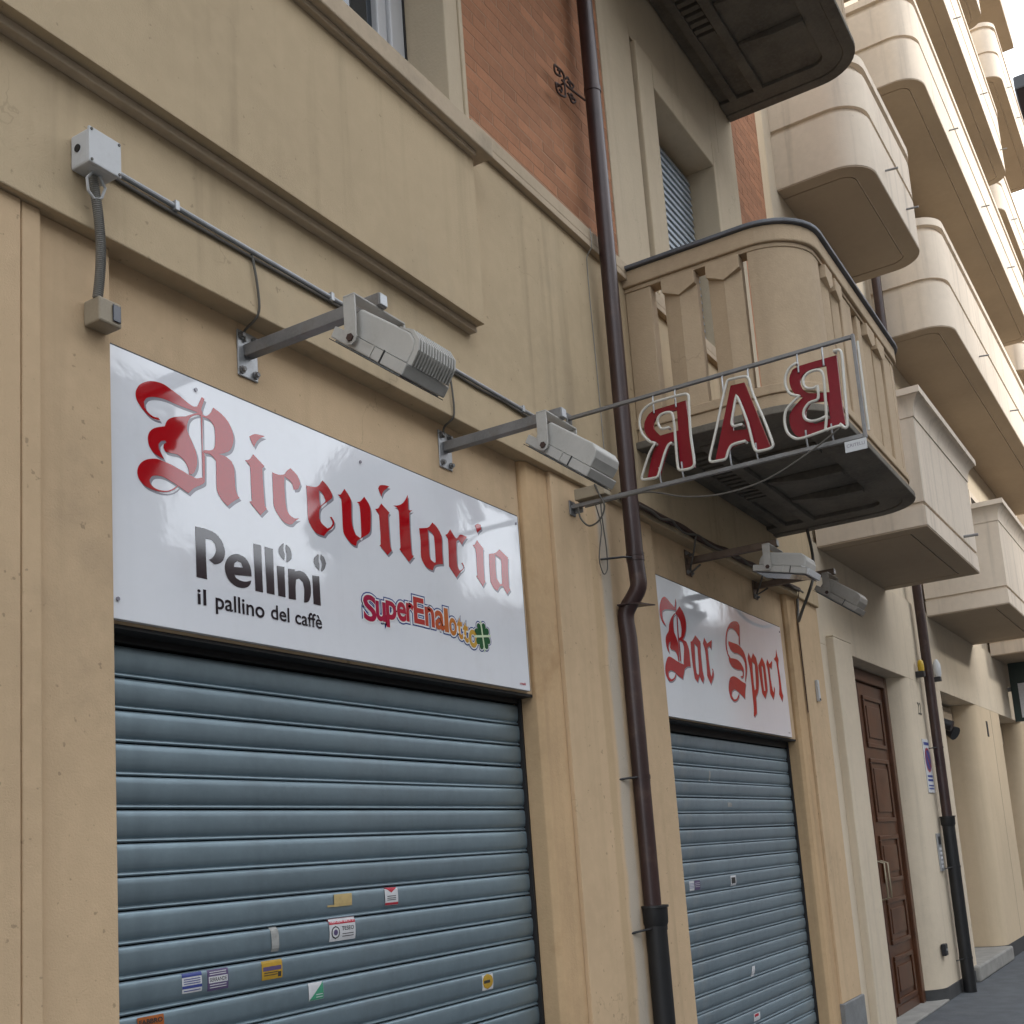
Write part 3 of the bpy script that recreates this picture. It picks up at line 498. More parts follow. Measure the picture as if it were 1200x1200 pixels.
# ================================================================== roller shutters
def shutter(label, o, top, nslats, mat, seed):
    T = thing('roller_shutter', label, 'shutter', 'roller shutters of the bar')
    rnd = random.Random(seed)
    pitch = .0902; x0, x1 = o[0] + .002, o[1] - .002
    prof = [(.0, .0868), (-.0050, .0864), (-.0092, .0842), (-.0116, .0790), (-.0128, .066), (-.0130, .050), (-.0120, .034), (-.0092, .0205), (-.0050, .0150), (-.0015, .0122), (-.0040, .0098), (-.0078, .0078), (-.0088, .0045), (-.0072, .0015), (-.003, .0003), (.004, .0), (.006, .0868)]
    mb = MB(); mb.prism(prof, 0, x1 - x0, 'X')
    me = bpy.data.meshes.new('slat'); me.from_pydata(mb.v, [], mb.f)
    bm = bmesh.new(); bm.from_mesh(me); bmesh.ops.recalc_face_normals(bm, faces=bm.faces); bm.to_mesh(me); bm.free()
    me.materials.append(MT[mat]); me.polygons.foreach_set('use_smooth', [True] * len(me.polygons)); me.set_sharp_from_angle(angle=R(38))
    for k in range(nslats):
        s = bpy.data.objects.new('slat', me); COL.objects.link(s); s.parent = T
        s.location = (x0, .105 + rnd.uniform(-.0006, .0006), top - (k + 1) * pitch + rnd.uniform(-.0008, .0008)); s.rotation_euler = (rnd.uniform(-.008, .008), rnd.uniform(-.0006, .0006), rnd.uniform(-.0006, .0006))
    box('bottom_bar', (x0, x1, .094, .122, .002, top - nslats * pitch), 'steel_b', T)
    box('backing', (x0, x1, .128, .135, .0, 2.6), 'dark', T, 0)
    box('slot_shade_strip', (x0, x1, .0205, .0855, 2.286, 2.2965), 'dark', T, 0)  # black strip added under the lintel to read as slot shadow
    box('slot_shade_bar', (x0, x1, .086, .127, top + .004, 2.62), 'dark', T, .004)  # black bar standing in for the shadow inside the slot
    for xa, xe in ((x0, x0 + .02), (x1 - .014, x1 + .0017)): box('guide_rail', (xa, xe, .0765, .1045, 0, 2.285), 'steel_b' if xa == x0 else 'dark', T, .002)
    return T
SH1 = shutter('wide blue-grey slatted roller shutter covered in stickers below the Ricevitoria sign', O1, 2.262, 25, 'slat', 1)
SH2 = shutter('blue-grey slatted roller shutter below the Bar Sport sign', O2, 2.240, 24, 'slat2', 2)

# ================================================================== lettered shop signs
XZ = lambda p, q, d: (p, -d, q)
def sign(label, b, name='shop_sign'):
    T = thing(name, label, 'sign')
    p = MB().box(*b).build('panel', 'white', T, bevel=.0015)
    e = b; ed = MB()
    ed.box(e[0] - .003, e[1] + .003, .004, .0195, e[5] + .0002, e[5] + .006).box(e[1] + .0002, e[1] + .007, .003, .0195, e[4], e[5])
    ed.build('edge_trim', 'edge', T)
    return T
S1 = sign('white acrylic sign reading Ricevitoria in red blackletter, with Pellini and SuperEnalotto logos', (2.0045, 4.211, 0, .0195, 2.306, 3.082))
S2 = sign('white acrylic sign reading Bar Sport in red blackletter', (5.650, 7.838, 0, .0195, 2.302, 3.087))
def letters(D_, parent, mat, shadow, smooth=True, order=None):
    for k, groups in D_.items():
        mb = MB(); ms = MB()
        for gi, loops in enumerate(groups):
            lp = [[(p.x, p.y) for p in catmull([(a / 1000, b / 1000) for a, b in l])] if smooth else [(a / 1000, b / 1000) for a, b in l] for l in loops]
            glyph(mb, lp, XZ, .0007, .0011 + .0002 * gi)
            if shadow:
                l2 = [[(a + .0075, b - .0075) for a, b in l] for l in lp]
                glyph(ms, l2, XZ, .0001, .0003 + .00008 * gi)
        o = mb.build('letter', mat, parent)
        if shadow: ms.build('letter_shadow', 'lshadow', o)
letters(RICE, S1, 'red', True); letters(BARS, S2, 'red2', True); letters(PELL, S1, 'black', False)
for wd_, xa_, xb_ in (('il', 2.315, 2.349), ('pallino', 2.386, 2.591), ('del', 2.620, 2.704), ('caff\u00e8', 2.731, 2.861)):
    zlo = 2.372 if 'p' in wd_ else 2.391
    text_fit('printed_word', wd_, xa_, xb_, zlo, 2.438, -.0015, 'black', S1, offset=.012)
# SuperEnalotto logo: coloured letters with white and blue outlines, four-leaf clover
lg = MB().box(3.08, 3.081, -.0003, .001, 2.45, 2.451).build('lottery_logo', 'blue', S1)
cols = [(.36, .004, .05), (.38, .006, .05), (.40, .008, .045), (.42, .01, .04), (.44, .016, .03), (.46, .03, .025), (.48, .055, .022), (.50, .09, .022), (.52, .13, .025), (.54, .18, .025), (.55, .24, .03), (.56, .29, .035), (.57, .34, .05)]
for i, (c, xa, xb, za, zb) in enumerate(SUPER):
    xa, xb, za, zb = xa / 1000, xb / 1000, za / 1000, zb / 1000
    mm = M_('logo_colour', cols[i], .08, spec=.55)
    for off, y, mat, g in ((.09, -.0006 - i * .00002, 'blue', .0105), (.06, -.0011 - i * .00002, 'wvinyl', .0058), (.028, -.0016 - i * .00002, mm, .000)):
        text_fit('logo_letter', c, xa - g, xb + g, za - g, zb + g, y, mat, lg, offset=off)
for (gr, y, mat) in ((.0095, -.0008, 'blue'), (.005, -.0013, 'wvinyl'), (.0, -.0018, 'green')):
    mb = MB()
    for k in range(4):
        a0 = R(45 + 90 * k + 8)
        lp = []
        for j in range(28):           # heart-shaped leaf with its point at the clover's centre
            t = 2 * math.pi * j / 28; hx = 16 * math.sin(t)**3 / 17; hy = (13 * math.cos(t) - 5 * math.cos(2 * t) - 2 * math.cos(3 * t) - math.cos(4 * t)) / 17
            u, v = (hy + 1.0) * .033, hx * .031
            q = math.hypot(u - .03, v) or 1e-6; u += gr * (u - .03) / q; v += gr * v / q
            lp.append((3.853 + u * math.cos(a0) - v * math.sin(a0), 2.498 + u * math.sin(a0) + v * math.cos(a0)))
        glyph(mb, [lp], XZ, -y - .0004, -y + .00004 * k)
    mb.build('clover', mat, lg)
mb = MB()
for a in (8, 98):
    c, s = math.cos(R(a)), math.sin(R(a)); l, w = .062, .0045
    glyph(mb, [[(3.853 + c * u - s * v, 2.498 + s * u + c * v) for u, v in ((-l, -w), (l, -w), (l, w), (-l, w))]], XZ, .0018, .0022 + a * .000002)
mb.build('clover_stem', 'pale_green', lg)
text_fit('maker_mark', 'critelli', 4.125, 4.175, 2.326, 2.338, -.001, 'pred', S1, offset=.02); text_fit('maker_mark', 'critelli', 7.76, 7.805, 2.326, 2.338, -.001, 'lshadow', S2, offset=.02)
for x, z_, p in ((3.11, 3.035, S1), (4.19, 3.045, S1), (2.33, 3.05, S1), (2.03, 2.36, S1), (7.81, 3.05, S2)): MB().tube([(x, .0, z_), (x, -.004, z_)], .006, 8).build('screw', 'lshadow', p)

# ================================================================== floodlights on arms
def floodlight(label, xc, za, tilt, fins, mat, white_end=False, arm='steel_b', plate='galv'):
    T = thing('floodlight', label, 'floodlight', 'floodlights over the shop signs')
    yp = .0195
    pl = MB().box(xc - .045, xc + .045, yp - .006, yp, za - .078, za + .078).build('wall_plate', plate, T, bevel=.003)
    for dx, dz in ((-.03, .058), (.03, .058), (-.03, -.058), (.03, -.058)):
        MB().tube([(xc + dx, yp - .006, za + dz), (xc + dx, yp - .012, za + dz)], .013, 10).tube([(xc + dx, yp - .012, za + dz), (xc + dx, yp - .022, za + dz)], .008, 6).build('bolt', 'steel_b', pl)
    MB().box(xc - .019, xc + .019, -.53, yp - .0065, za - .008, za + .032).build('arm', arm, T, bevel=.003)
    box('arm_cap', (xc - .017, xc + .017, -.534, -.5305, za - .006, za + .030), 'galv', T)
    hw = .118; py, pz = -.498, za - .143          # pivot
    # yoke
    yk = MB().box(xc - hw - .006, xc + hw + .006, py - .021, py + .021, za - .0145, za - .0085).build('yoke', mat, T, bevel=.002)
    for s in (-1, 1):
        xa = xc + s * (hw + .003)
        prof = [(py - .021, za - .0150), (py - .021, pz), (py - .0148, pz - .0148), (py, pz - .021), (py + .0148, pz - .0148), (py + .021, pz), (py + .021, za - .0150)]
        MB().prism(prof, xa - .003, xa + .003, 'X').build('yoke_leg', mat, yk, bevel=.001)
        MB().tube([(xa + s * .003, py, pz), (xa + s * .009, py, pz)], .012, 6).build('bolt', 'rust', yk)
    a = Vector((0, -math.cos(R(tilt)), -math.sin(R(tilt)))); n = Vector((0, -math.sin(R(tilt)), math.cos(R(tilt))))
    O = Vector((0, py, pz)) - a * .0565 - n * .025
    def pt(x, s, m): q = O + a * s + n * m; return (x, q.y, q.z)
    def ext(prof, x0, x1, name, mt, bev=.006, par=None, **k):
        mb = MB(); mb.prism([(pt(0, s, m)[1], pt(0, s, m)[2]) for s, m in prof], x0, x1, 'X'); return mb.build(name, mt, par or T, bevel=bev, **k)
    W = hw - .012
    hs = ext([(-.012, .0365), (.262, .0365), (.262, .075), (.252, .103), (.225, .117), (.016, .113), (-.0085, .076)], xc - W + .012, xc + W - .012, 'housing', mat, .010)
    ext([(-.038, .034), (-.035, 0), (.275, 0), (.275, .036), (-.012, .036)], xc - W, xc + W, 'front_frame', mat, .004)
    ext([(-.02, -.0045), (.26, -.0045), (.26, -.0005), (-.02, -.0005)], xc - W + .01, xc + W - .01, 'glass', 'glass', .001)
    ext([(-.036, -.007), (.273, -.007), (.273, -.0046), (-.036, -.0046)], xc - W - .001, xc - W + .009, 'gasket', 'edge', 0)
    ext([(.262, -.007), (.273, -.007), (.273, -.0046), (.262, -.0046)], xc - W + .0095, xc + W, 'gasket', 'edge', 0)
    for s0 in (.135, .178): ext([(s0, .001), (s0 + .0045, .001), (s0 + .0045, .040), (s0, .040)], xc - W - .003, xc - W - .0002, 'clip', 'edge' if s0 > .15 else mat, 0)
    if fins:
        for k in range(14):
            xa = xc - W + .014 + k * (2 * W - .034) / 13
            ext([(.17, .1165), (.228, .128), (.262, .112), (.278, .085), (.280, .0372), (.262, .0372), (.262, .0755), (.252, .1035), (.225, .1175)], xa, xa + .0055, 'cooling_fin', mat, 0, hs)
    if white_end: ext([(.240, .045), (.292, .030), (.290, -.004), (.2755, -.004), (.2755, .0362), (.240, .0372)], xc - W - .002, xc + W, 'end_cap', 'boxgrey', .003)
    return T
floodlight('grey finned floodlight on a wall arm above the R of Ricevitoria', 2.574, 3.25, 38, True, 'lampgrey')
floodlight('grey smooth floodlight on a wall arm next to the brown downpipe', 3.693, 3.245, 38, False, 'lampgrey')
floodlight('pale grey floodlight tilted level, first arm over the Bar Sport sign', 6.236, 3.255, 14, False, 'lampgrey', True, 'steel_r', 'steel_r')
floodlight('dusty beige-grey floodlight on the last arm, at the far end of the Bar Sport sign', 7.426, 3.305, 38, False, 'lampgrey2', False, 'steel_r', 'steel_r')

# ================================================================== boxes, conduit and cables on the fascia
def tagged(o, label, cat, group=None): return tag(o, label, cat, group)
jb = thing('junction_box', 'square light grey junction box on the tan fascia, far left', 'electrical box')
MB().box(1.845, 1.945, -.130, -.0605, 3.492, 3.590).build('body', 'boxgrey', jb, bevel=.006)
MB().box(1.842, 1.948, -.139, -.1305, 3.489, 3.593).build('lid', 'boxgrey', jb, bevel=.003)
for dx in (1.850, 1.940):
    for dz in (3.497, 3.585): MB().tube([(dx, -.139, dz), (dx, -.1415, dz)], .004, 8).build('screw', 'rubber', jb)
MB().tube([(1.8455, -.09, 3.545), (1.842, -.09, 3.545)], .011, 12).build('knockout', 'dark', jb)
ft = thing('flexible_conduit', 'grey ribbed flexible conduit hanging below the junction box', 'conduit')
pts = []; rad = []
for k in range(121):
    t = k / 120; pts.append((1.895 + .02 * math.sin(t * 2.6) + .018 * t, -.085 + .02 * t * t, 3.491 - .335 * t)); rad.append(.0125 + (.0018 if k % 2 else -.0012))
MB().tube(pts, rad, 10).build('ribbed_hose', 'cond', ft, smooth=True)
for s in (-1, 1): MB().tube([(1.895 + s * .012, -.1, 3.492), (1.895 + s * .03, -.1, 3.465), (1.895 + s * .022, -.095, 3.435), (1.897 + s * .002, -.09, 3.425)], .004, 8).build('cable_loop', 'boxgrey', ft, smooth=True)
sb = thing('switch_box', 'small beige switch box at the top left corner of the Ricevitoria sign', 'electrical box')
MB().box(1.915, 1.990, -.082, -.0185, 3.088, 3.158).build('body', 'boxtan', sb, bevel=.005)
MB().box(1.9575, 1.984, -.0865, -.0825, 3.100, 3.148).build('window', 'screen', sb, bevel=.002)
def wobble(p0, p1, n, amp, seed, sag=0):
    r_ = random.Random(seed); out = []
    for k in range(n + 1):
        t = k / n; p = Vector(p0).lerp(Vector(p1), t)
        w = 0 if k in (0, n) else 1
        out.append((p.x + w * r_.uniform(-amp, amp), p.y + w * r_.uniform(-amp, amp) * .5, p.z + w * r_.uniform(-amp, amp) - sag * math.sin(math.pi * t)))
    return [tuple(p) for p in catmull(out, 4, 180, False)]
cd = thing('conduit', 'thin grey steel conduit running along the fascia from the junction box', 'conduit')
MB().tube([(1.949, -.072, 3.556), (4.62, -.072, 3.556)], .0082, 10).build('tube', 'galv', cd, smooth=True)
MB().tube(wobble((1.949, -.068, 3.538), (4.6, -.068, 3.541), 14, .004, 3), .0055, 8).build('cable', 'rubber', cd, smooth=True)
for x in (2.2, 2.9, 3.5, 4.2): MB().box(x - .008, x + .008, -.0835, -.0605, 3.541, 3.5715).build('clip', 'galv', cd, bevel=.002)
def cable(label, pts, r=.0042, mat='rubber', name='cable', sub=5):
    return tag(MB().tube([tuple(p) for p in catmull(pts, sub, 180, False)], r, 8).build(name, mat, smooth=True), label, 'cable')
cable('grey lamp cable dropping from the conduit to the first floodlight plate', [(2.52, -.068, 3.55), (2.535, -.07, 3.47), (2.545, -.068, 3.41), (2.548, -.064, 3.37), (2.546, -.05, 3.345), (2.55, .005, 3.32), (2.558, .008, 3.29)])
cable('grey lamp cable dropping from the conduit to the second floodlight plate', [(3.63, -.068, 3.55), (3.64, -.07, 3.46), (3.648, -.068, 3.39), (3.648, -.06, 3.35), (3.655, -.01, 3.325), (3.672, .006, 3.29)])
cable('bundle of dark sagging cables along the fascia under the balcony', wobble((5.15, -.075, 3.39), (8.15, -.075, 3.40), 18, .010, 11), .017, 'rust', sub=1)
cable('thin dark cable twisted over the cable bundle under the balcony', wobble((5.15, -.095, 3.375), (8.2, -.09, 3.385), 26, .016, 12), .007, 'rubber', sub=1)
cable('thin brown cable dropping down the pilaster right of the Bar Sport sign', [(8.14, -.08, 3.39), (8.16, -.05, 3.30), (8.175, -.032, 3.22), (8.19, -.03, 2.9), (8.19, -.03, 2.5)], .0035, 'rust')
cable('curved black cable hanging from the balcony down to the last floodlight', [(7.74, -.30, 3.72), (7.80, -.30, 3.55), (7.79, -.29, 3.40), (7.72, -.27, 3.28), (7.74, -.2, 3.16), (7.90, -.12, 3.12), (8.08, -.07, 3.20), (8.14, -.06, 3.33)], .011)
cable('short dark cable at the arm of the third floodlight', [(6.13, -.09, 3.385), (6.15, -.06, 3.30), (6.22, .0, 3.20), (6.26, -.05, 3.24)], .006)
cable('short dark cable at the arm of the fourth floodlight', [(7.33, -.09, 3.39), (7.36, -.04, 3.30), (7.42, .0, 3.26), (7.47, -.06, 3.30)], .006)

# ================================================================== neon BAR sign
NS = thing('neon_bar_sign', 'projecting neon sign BAR seen from behind, red letters with white glass tubes', 'sign')
XB = 4.66
MB().box(XB - .010, XB + .010, -1.412, -.0375, 3.210, 3.228).build('lower_rod', 'steel_b', NS, bevel=.002)
MB().box(XB - .010, XB + .010, -1.412, -.0605, 3.646, 3.662).build('upper_rod', 'steel_b', NS, bevel=.002)
MB().box(XB - .010, XB + .010, -1.426, -1.4125, 3.208, 3.664).build('end_post', 'steel_b', NS, bevel=.002)
MB().tube([(XB - .008, -1.437, 3.235), (XB - .008, -1.437, 3.625)], .0055, 8).build('neon_tube', 'tube', NS, smooth=True)
MB().box(XB - .02, XB + .035, -.045, -.037, 3.180, 3.25).box(XB + .02, XB + .026, -.09, -.0455, 3.19, 3.24).build('wall_bracket', 'steel_b', NS, bevel=.002)
MB().box(XB - .02, XB + .03, -.069, -.0605, 3.63, 3.68).build('wall_bracket', 'steel_b', NS, bevel=.002)
MB().box(XB - .03, XB + .03, -.235, -.075, 3.238, 3.292).build('transformer', 'boxtan', NS, bevel=.004)
np_ = MB().box(XB - .018, XB - .014, -1.425, -1.335, 3.158, 3.205).build('maker_plate', 'boxgrey', NS, bevel=.001)
text_fit('plate_lettering', 'CRITELLI', 0, 1, 0, 1, 0, 'lshadow', np_, offset=.01, xf=lambda X, Z: (XB - .0186, -1.343 - X * .074, 3.178 + Z * .014))
YZ = lambda p, q, d: (XB - d, p, q)
for k, d_ in NEON.items():
    rl = [[(p.x, p.y) for p in catmull([(a / 1000, b / 1000) for a, b in l], 3, 48)] for l in d_['red']]
    mb = MB(); glyph(mb, rl, YZ, -.004, .008)
    fl = MB(); fl.v = [(2 * XB - x - .004, y, z) for x, y, z in mb.v]; fl.f = mb.f
    fl.v = mb.v + [(XB + .0045, y, z) for x, y, z in mb.v[:len(mb.v) // 2]]; o_ = len(mb.v)
    fl.f = mb.f + [tuple(o_ + i for i in reversed(f)) for f in mb.f if len(f) == 3]
    lo = fl.build('letter', 'neonred', NS)
    for l in d_['tube']:
        pts = [(XB - .034, p.x, p.y) for p in catmull([(a / 1000, b / 1000) for a, b in l], 4, 100, False)]
        e0, e1 = Vector(pts[0]), Vector(pts[-1])
        pts = [(XB - .006, pts[0][1], pts[0][2])] + pts + [(XB - .006, pts[-1][1], pts[-1][2])]
        MB().tube(pts, .0062, 10).build('neon_tube', 'tube', lo, smooth=True)
    ys = [p[0] for l in rl for p in l]; zs = [p[1] for l in rl for p in l]
    y0, y1 = min(ys), max(ys)
    for yy in (y0 + (y1 - y0) * .25, y0 + (y1 - y0) * .72):
        MB().tube([(XB - .004, yy, 3.229), (XB - .012, yy, 3.245), (XB - .012, yy, 3.30)], .0042, 8).build('hanger', 'galv', lo, smooth=True)
        MB().tube([(XB - .004, yy, 3.644), (XB - .012, yy, 3.63), (XB - .012, yy, 3.56)], .0042, 8).build('hanger', 'galv', lo, smooth=True)
cable('thin black cable sagging under the neon BAR letters', [(XB - .04, -1.33, 3.262), (XB - .05, -1.2, 3.19), (XB - .05, -1.0, 3.115), (XB - .05, -.8, 3.098), (XB - .04, -.62, 3.13), (XB - .02, -.45, 3.196), (XB - .012, -.3, 3.204), (XB - .012, -.12, 3.2)], .0042)
cable('black cable loop below the transformer of the neon sign', [(XB - .02, -.085, 3.205), (XB - .02, -.095, 3.15), (XB - .02, -.135, 3.105), (XB - .02, -.19, 3.12), (XB - .02, -.222, 3.18), (XB - .03, -.20, 3.25), (XB - .04, -.19, 3.29)], .0045)
cable('long thin wire loop hanging beside the brown downpipe', [(4.90, -.05, 3.30), (4.93, -.06, 3.18), (4.905, -.055, 3.08), (4.895, -.05, 3.0), (4.92, -.055, 2.94), (4.955, -.06, 2.97), (4.965, -.06, 3.08), (4.955, -.055, 3.3), (4.97, -.075, 3.5)], .0032)
cable('thin wire running down the wall left of the brown downpipe', [(5.02, -.10, 4.80), (5.02, -.10, 4.70), (5.02, -.066, 4.64), (5.025, -.066, 3.9), (5.03, -.066, 3.4)], .0022, 'cond')

# ================================================================== downpipe of the near house
def downpipe(label, x, segs, r, zc, low_y, mat, iron_r, T2=None, clips=()):
    T = thing('downpipe', label, 'pipe')
    f = T2 or (lambda a, b, c: (a, b, c))
    MB().tube([f(x, y, z) for y, z in segs], r, 20).build('pipe', mat, T, smooth=True)
    lo = MB().tube([f(x, low_y, zc), f(x, low_y, 0.002)], iron_r, 20).build('cast_iron_foot', 'iron', T, smooth=True)
    MB().tube([f(x, low_y, zc + .025), f(x, low_y, zc + .015), f(x, low_y, zc + .014), f(x, low_y, zc - .055), f(x, low_y, zc - .075)], [iron_r + .017, iron_r + .018, iron_r + .011, iron_r + .009, iron_r + .001], 20).build('collar', 'iron', lo, smooth=True)
    for z, y in clips:
        rr = (r if z > zc else iron_r) + .003
        c = MB().tube([f(x, y, z - .011), f(x, y, z + .011)], rr, 20).build('clamp', mat if z > zc else 'iron', T, smooth=True)
        MB().tube([f(x - rr, y, z), f(x - rr - .05, y + .02, z - .003), f(x - rr - .12, -.032, z - .01)], .0055, 8).build('wall_pin', 'iron', c, smooth=True)
    return T
ys = [(-.149, 8.6), (-.149, 4.6), (-.149, 3.02), (-.154, 2.93), (-.155, 2.905)]
for k in range(1, 9): t = k / 8; ys.append((-.155 + .086 * (3 * t * t - 2 * t**3), 2.905 - .155 * t))
ys += [(-.068, 2.72), (-.075, 2.64), (-.075, 1.30)]
dp = downpipe('brown metal downpipe with black cast-iron foot standing between the two shops', 5.1, ys, .0425, 1.315, -.083, 'pipe', .0515, clips=((3.03, -.149), (1.95, -.075), (1.235, -.083)))
MB().tube([(5.1, -.149, 3.06), (5.1, -.149, 3.052), (5.1, -.149, 3.044)], .0452, 20).build('joint', 'pipe', dp, smooth=True)
MB().tube([(5.1, -.149, 5.632), (5.1, -.149, 5.618), (5.1, -.149, 5.604)], .0462, 20).build('joint', 'pipe', dp, smooth=True)
fl = MB(); fl.prism([(5.04, -.055), (5.045, -.115), (5.09, -.165), (5.14, -.175), (5.19, -.195), (5.165, -.12), (5.15, -.06), (5.1, -.04)], 2.800, 2.806, 'Z'); o = fl.build('flashing', 'pipe', dp); o.rotation_euler = (0, 0, 0)
# scrolled iron bracket that holds the pipe to the brick
sc = thing('scroll_bracket', 'rusty wrought-iron scroll bracket on the bricks beside the downpipe', 'bracket')
def spiral(cx, cz, r0, turns, a0, sgn):
    return [(cx + 1.8 * r0 * (1 - .75 * k / 22) * math.cos(a0 + sgn * turns * 2 * math.pi * k / 22), -.10 - .004 * math.sin(k), cz + r0 * (1 - .75 * k / 22) * math.sin(a0 + sgn * turns * 2 * math.pi * k / 22)) for k in range(23)]
for (cx, cz, r0, tn, a0, sg) in ((4.80, 5.57, .036, 1.3, 0.0, 1), (4.80, 5.475, .036, 1.3, 0, -1), (4.93, 5.58, .026, 1.3, math.pi, -1), (4.94, 5.505, .026, 1.3, math.pi, 1)):
    MB().tube(spiral(cx, cz, r0, tn, a0, sg), .0055, 8).build('scroll', 'rust', sc, smooth=True)
MB().tube([(4.865, -.10, 5.475), (4.865, -.10, 5.57)], .0055, 8).tube([(4.836, -.1, 5.545), (4.904, -.1, 5.545), (5.06, -.12, 5.55)], .0055, 8).tube([(4.86, -.1, 5.54), (4.86, -.05, 5.54)], .0055, 8).build('stem', 'rust', sc, smooth=True)

# ================================================================== stickers on the shutters
SLAT_P = [(.0, .0003), (.0015, -.0072), (.0045, -.0088), (.0078, -.0078), (.0122, -.0015), (.0150, -.0050), (.0205, -.0092), (.034, -.0120), (.050, -.0130), (.066, -.0128), (.0790, -.0116), (.0842, -.0092), (.0868, .0)]
def slat_y(zl):
    for (a, ya), (b, yb) in zip(SLAT_P, SLAT_P[1:]):
        if a <= zl <= b: return ya + (yb - ya) * (zl - a) / (b - a)
    return -.002
def on_slat(top, z, lift):
    k = math.floor((top - z) / .0902); zl = z - (top - (k + 1) * .0902)
    return .105 + slat_y(zl) - .0014 - lift
def decal(name, x0, x1, z0, z1, mat, top, lift=0., parent=None, skew=0., shape=None):
    mb = MB(); n = 8
    for k in range(n + 1):
        z = z0 + (z1 - z0) * k / n; y = on_slat(top, z, lift)
        a, b = x0, x1
        if shape: a, b = shape(k / n, x0, x1)
        s = skew * (z - z0)
        mb.v += [(a + s, y, z), (b + s, y, z)]
    for k in range(n): mb.f.append((2 * k, 2 * k + 1, 2 * k + 3, 2 * k + 2))
    me = bpy.data.meshes.new(name); me.from_pydata(mb.v, [], mb.f)
    o = link(name, me, mat, parent); m = o.modifiers.new('thickness', 'SOLIDIFY'); m.thickness = .0003; m.offset = 0
    return o
def decal_text(parent, txt, x0, x1, z0, z1, mat, top, off=.01):
    return text_fit('print', txt, x0, x1, z0, z1, 0, mat, parent, offset=off, xf=lambda X, Z: (X, on_slat(top, Z, .0009), Z))
def lines(parent, x0, x1, zs, mat, top):
    for z in zs: decal('print', x0, x1, z, z + .0022, mat, top, .0008, parent)
T1, T2_ = 2.262, 2.240
def sticker(label, x0, x1, zc, h_, mat, top=T1, skew=0.): return tag(decal('sticker', x0, x1, zc - h_ / 2, zc + h_ / 2, mat, top, 0, None, skew), label, 'sticker')
s = sticker('torn tan paper label on the wide shutter', 2.968, 3.060, 1.510, .040, 'ptan', skew=.08); decal('torn_strip', 2.935, 2.968, 1.491, 1.497, 'ptan', T1, .0002, s)
s = sticker('small white sticker with a red triangle on the wide shutter', 3.243, 3.318, 1.506, .062, 'paper')
decal('print', 3.243, 3.318, 1.518, 1.537, 'pred', T1, .0006, s, shape=lambda t, a, b: ((a + b) / 2 - (b - a) / 2 * t, (a + b) / 2 + (b - a) / 2 * t)); decal('print', 3.243, 3.318, 1.476, 1.484, 'pred', T1, .0006, s); lines(s, 3.255, 3.305, (1.492, 1.498, 1.505), 'pblack', T1)
s = sticker('white AREA SORVEGLIATA sticker with a red heading on the wide shutter', 2.940, 3.073, 1.416, .072, 'paper')
decal('print', 2.940, 3.073, 1.434, 1.452, 'pred', T1, .0006, s); decal_text(s, 'AREA SORVEGLIATA', 2.944, 3.069, 1.4385, 1.4475, 'paper', T1, .02)
decal_text(s, 'TESEO', 3.002, 3.064, 1.412, 1.425, 'pblack', T1); lines(s, 3.004, 3.062, (1.4, 1.392), 'pblack', T1)
for rr, mt, lf in ((.021, 'pblack', .0007), (.0165, 'paper', .0011), (.010, 'ppur', .0014)): decal('print', 2.970 - rr, 2.970 + rr, 1.408 - rr, 1.408 + rr, mt, T1, lf, s, shape=lambda t, a, b: ((a + b) / 2 - (b - a) / 2 * math.sqrt(max(0, 1 - (2 * t - 1)**2)), (a + b) / 2 + (b - a) / 2 * math.sqrt(max(0, 1 - (2 * t - 1)**2))))
sticker('vertical strip of grey tape residue on the wide shutter', 2.671, 2.704, 1.413, .074, 'tape', skew=-.05)
s = sticker('blue and white printed sticker, leftmost of the pair on the wide shutter', 2.309, 2.382, 1.327, .054, 'paper'); decal('print', 2.309, 2.382, 1.343, 1.354, 'pblue', T1, .0006, s); decal('print', 2.309, 2.382, 1.312, 1.320, 'pblue', T1, .0006, s); lines(s, 2.315, 2.376, (1.336, 1.330, 1.324, 1.305), 'pblue', T1)
s = sticker('purple-grey SERRANDE sticker beside the blue and white one', 2.404, 2.485, 1.324, .058, 'ppur'); decal('print', 2.408, 2.481, 1.316, 1.334, 'paper', T1, .0006, s); decal_text(s, 'SERRANDE', 2.411, 2.478, 1.3195, 1.3305, 'pblack', T1, .02); lines(s, 2.412, 2.476, (1.345, 1.339, 1.309, 1.302), 'paper', T1)
s = sticker('yellow printed sticker in the middle of the wide shutter', 2.623, 2.712, 1.325, .056, 'pyel'); decal('print', 2.628, 2.707, 1.323, 1.335, 'ppur', T1, .0006, s); lines(s, 2.632, 2.690, (1.316, 1.309), 'pblack', T1); decal('print', 2.692, 2.706, 1.302, 1.317, 'pblack', T1, .0006, s)
s = sticker('white and green sticker split diagonally on the wide shutter', 2.828, 2.898, 1.236, .054, 'paper'); decal('print', 2.829, 2.897, 1.210, 1.262, 'pgreen', T1, .0006, s, shape=lambda t, a, b: (a + (b - a) * min(.97, t), b)); decal_text(s, 'AGIP', 2.855, 2.893, 1.214, 1.224, 'paper', T1) if False else lines(s, 2.862, 2.893, (1.216, 1.224), 'paper', T1)
s = sticker('white sticker with a yellow disc near the right edge of the wide shutter', 3.828, 3.906, 1.142, .064, 'paper')
decal('print', 3.830, 3.904, 1.113, 1.171, 'pyel', T1, .0006, s, shape=lambda t, a, b: ((a + b) / 2 - (b - a) / 2 * math.sqrt(max(0, 1 - (2 * t - 1)**2)), (a + b) / 2 + (b - a) / 2 * math.sqrt(max(0, 1 - (2 * t - 1)**2)))); decal('print', 3.838, 3.882, 1.136, 1.147, 'pblack', T1, .0010, s)
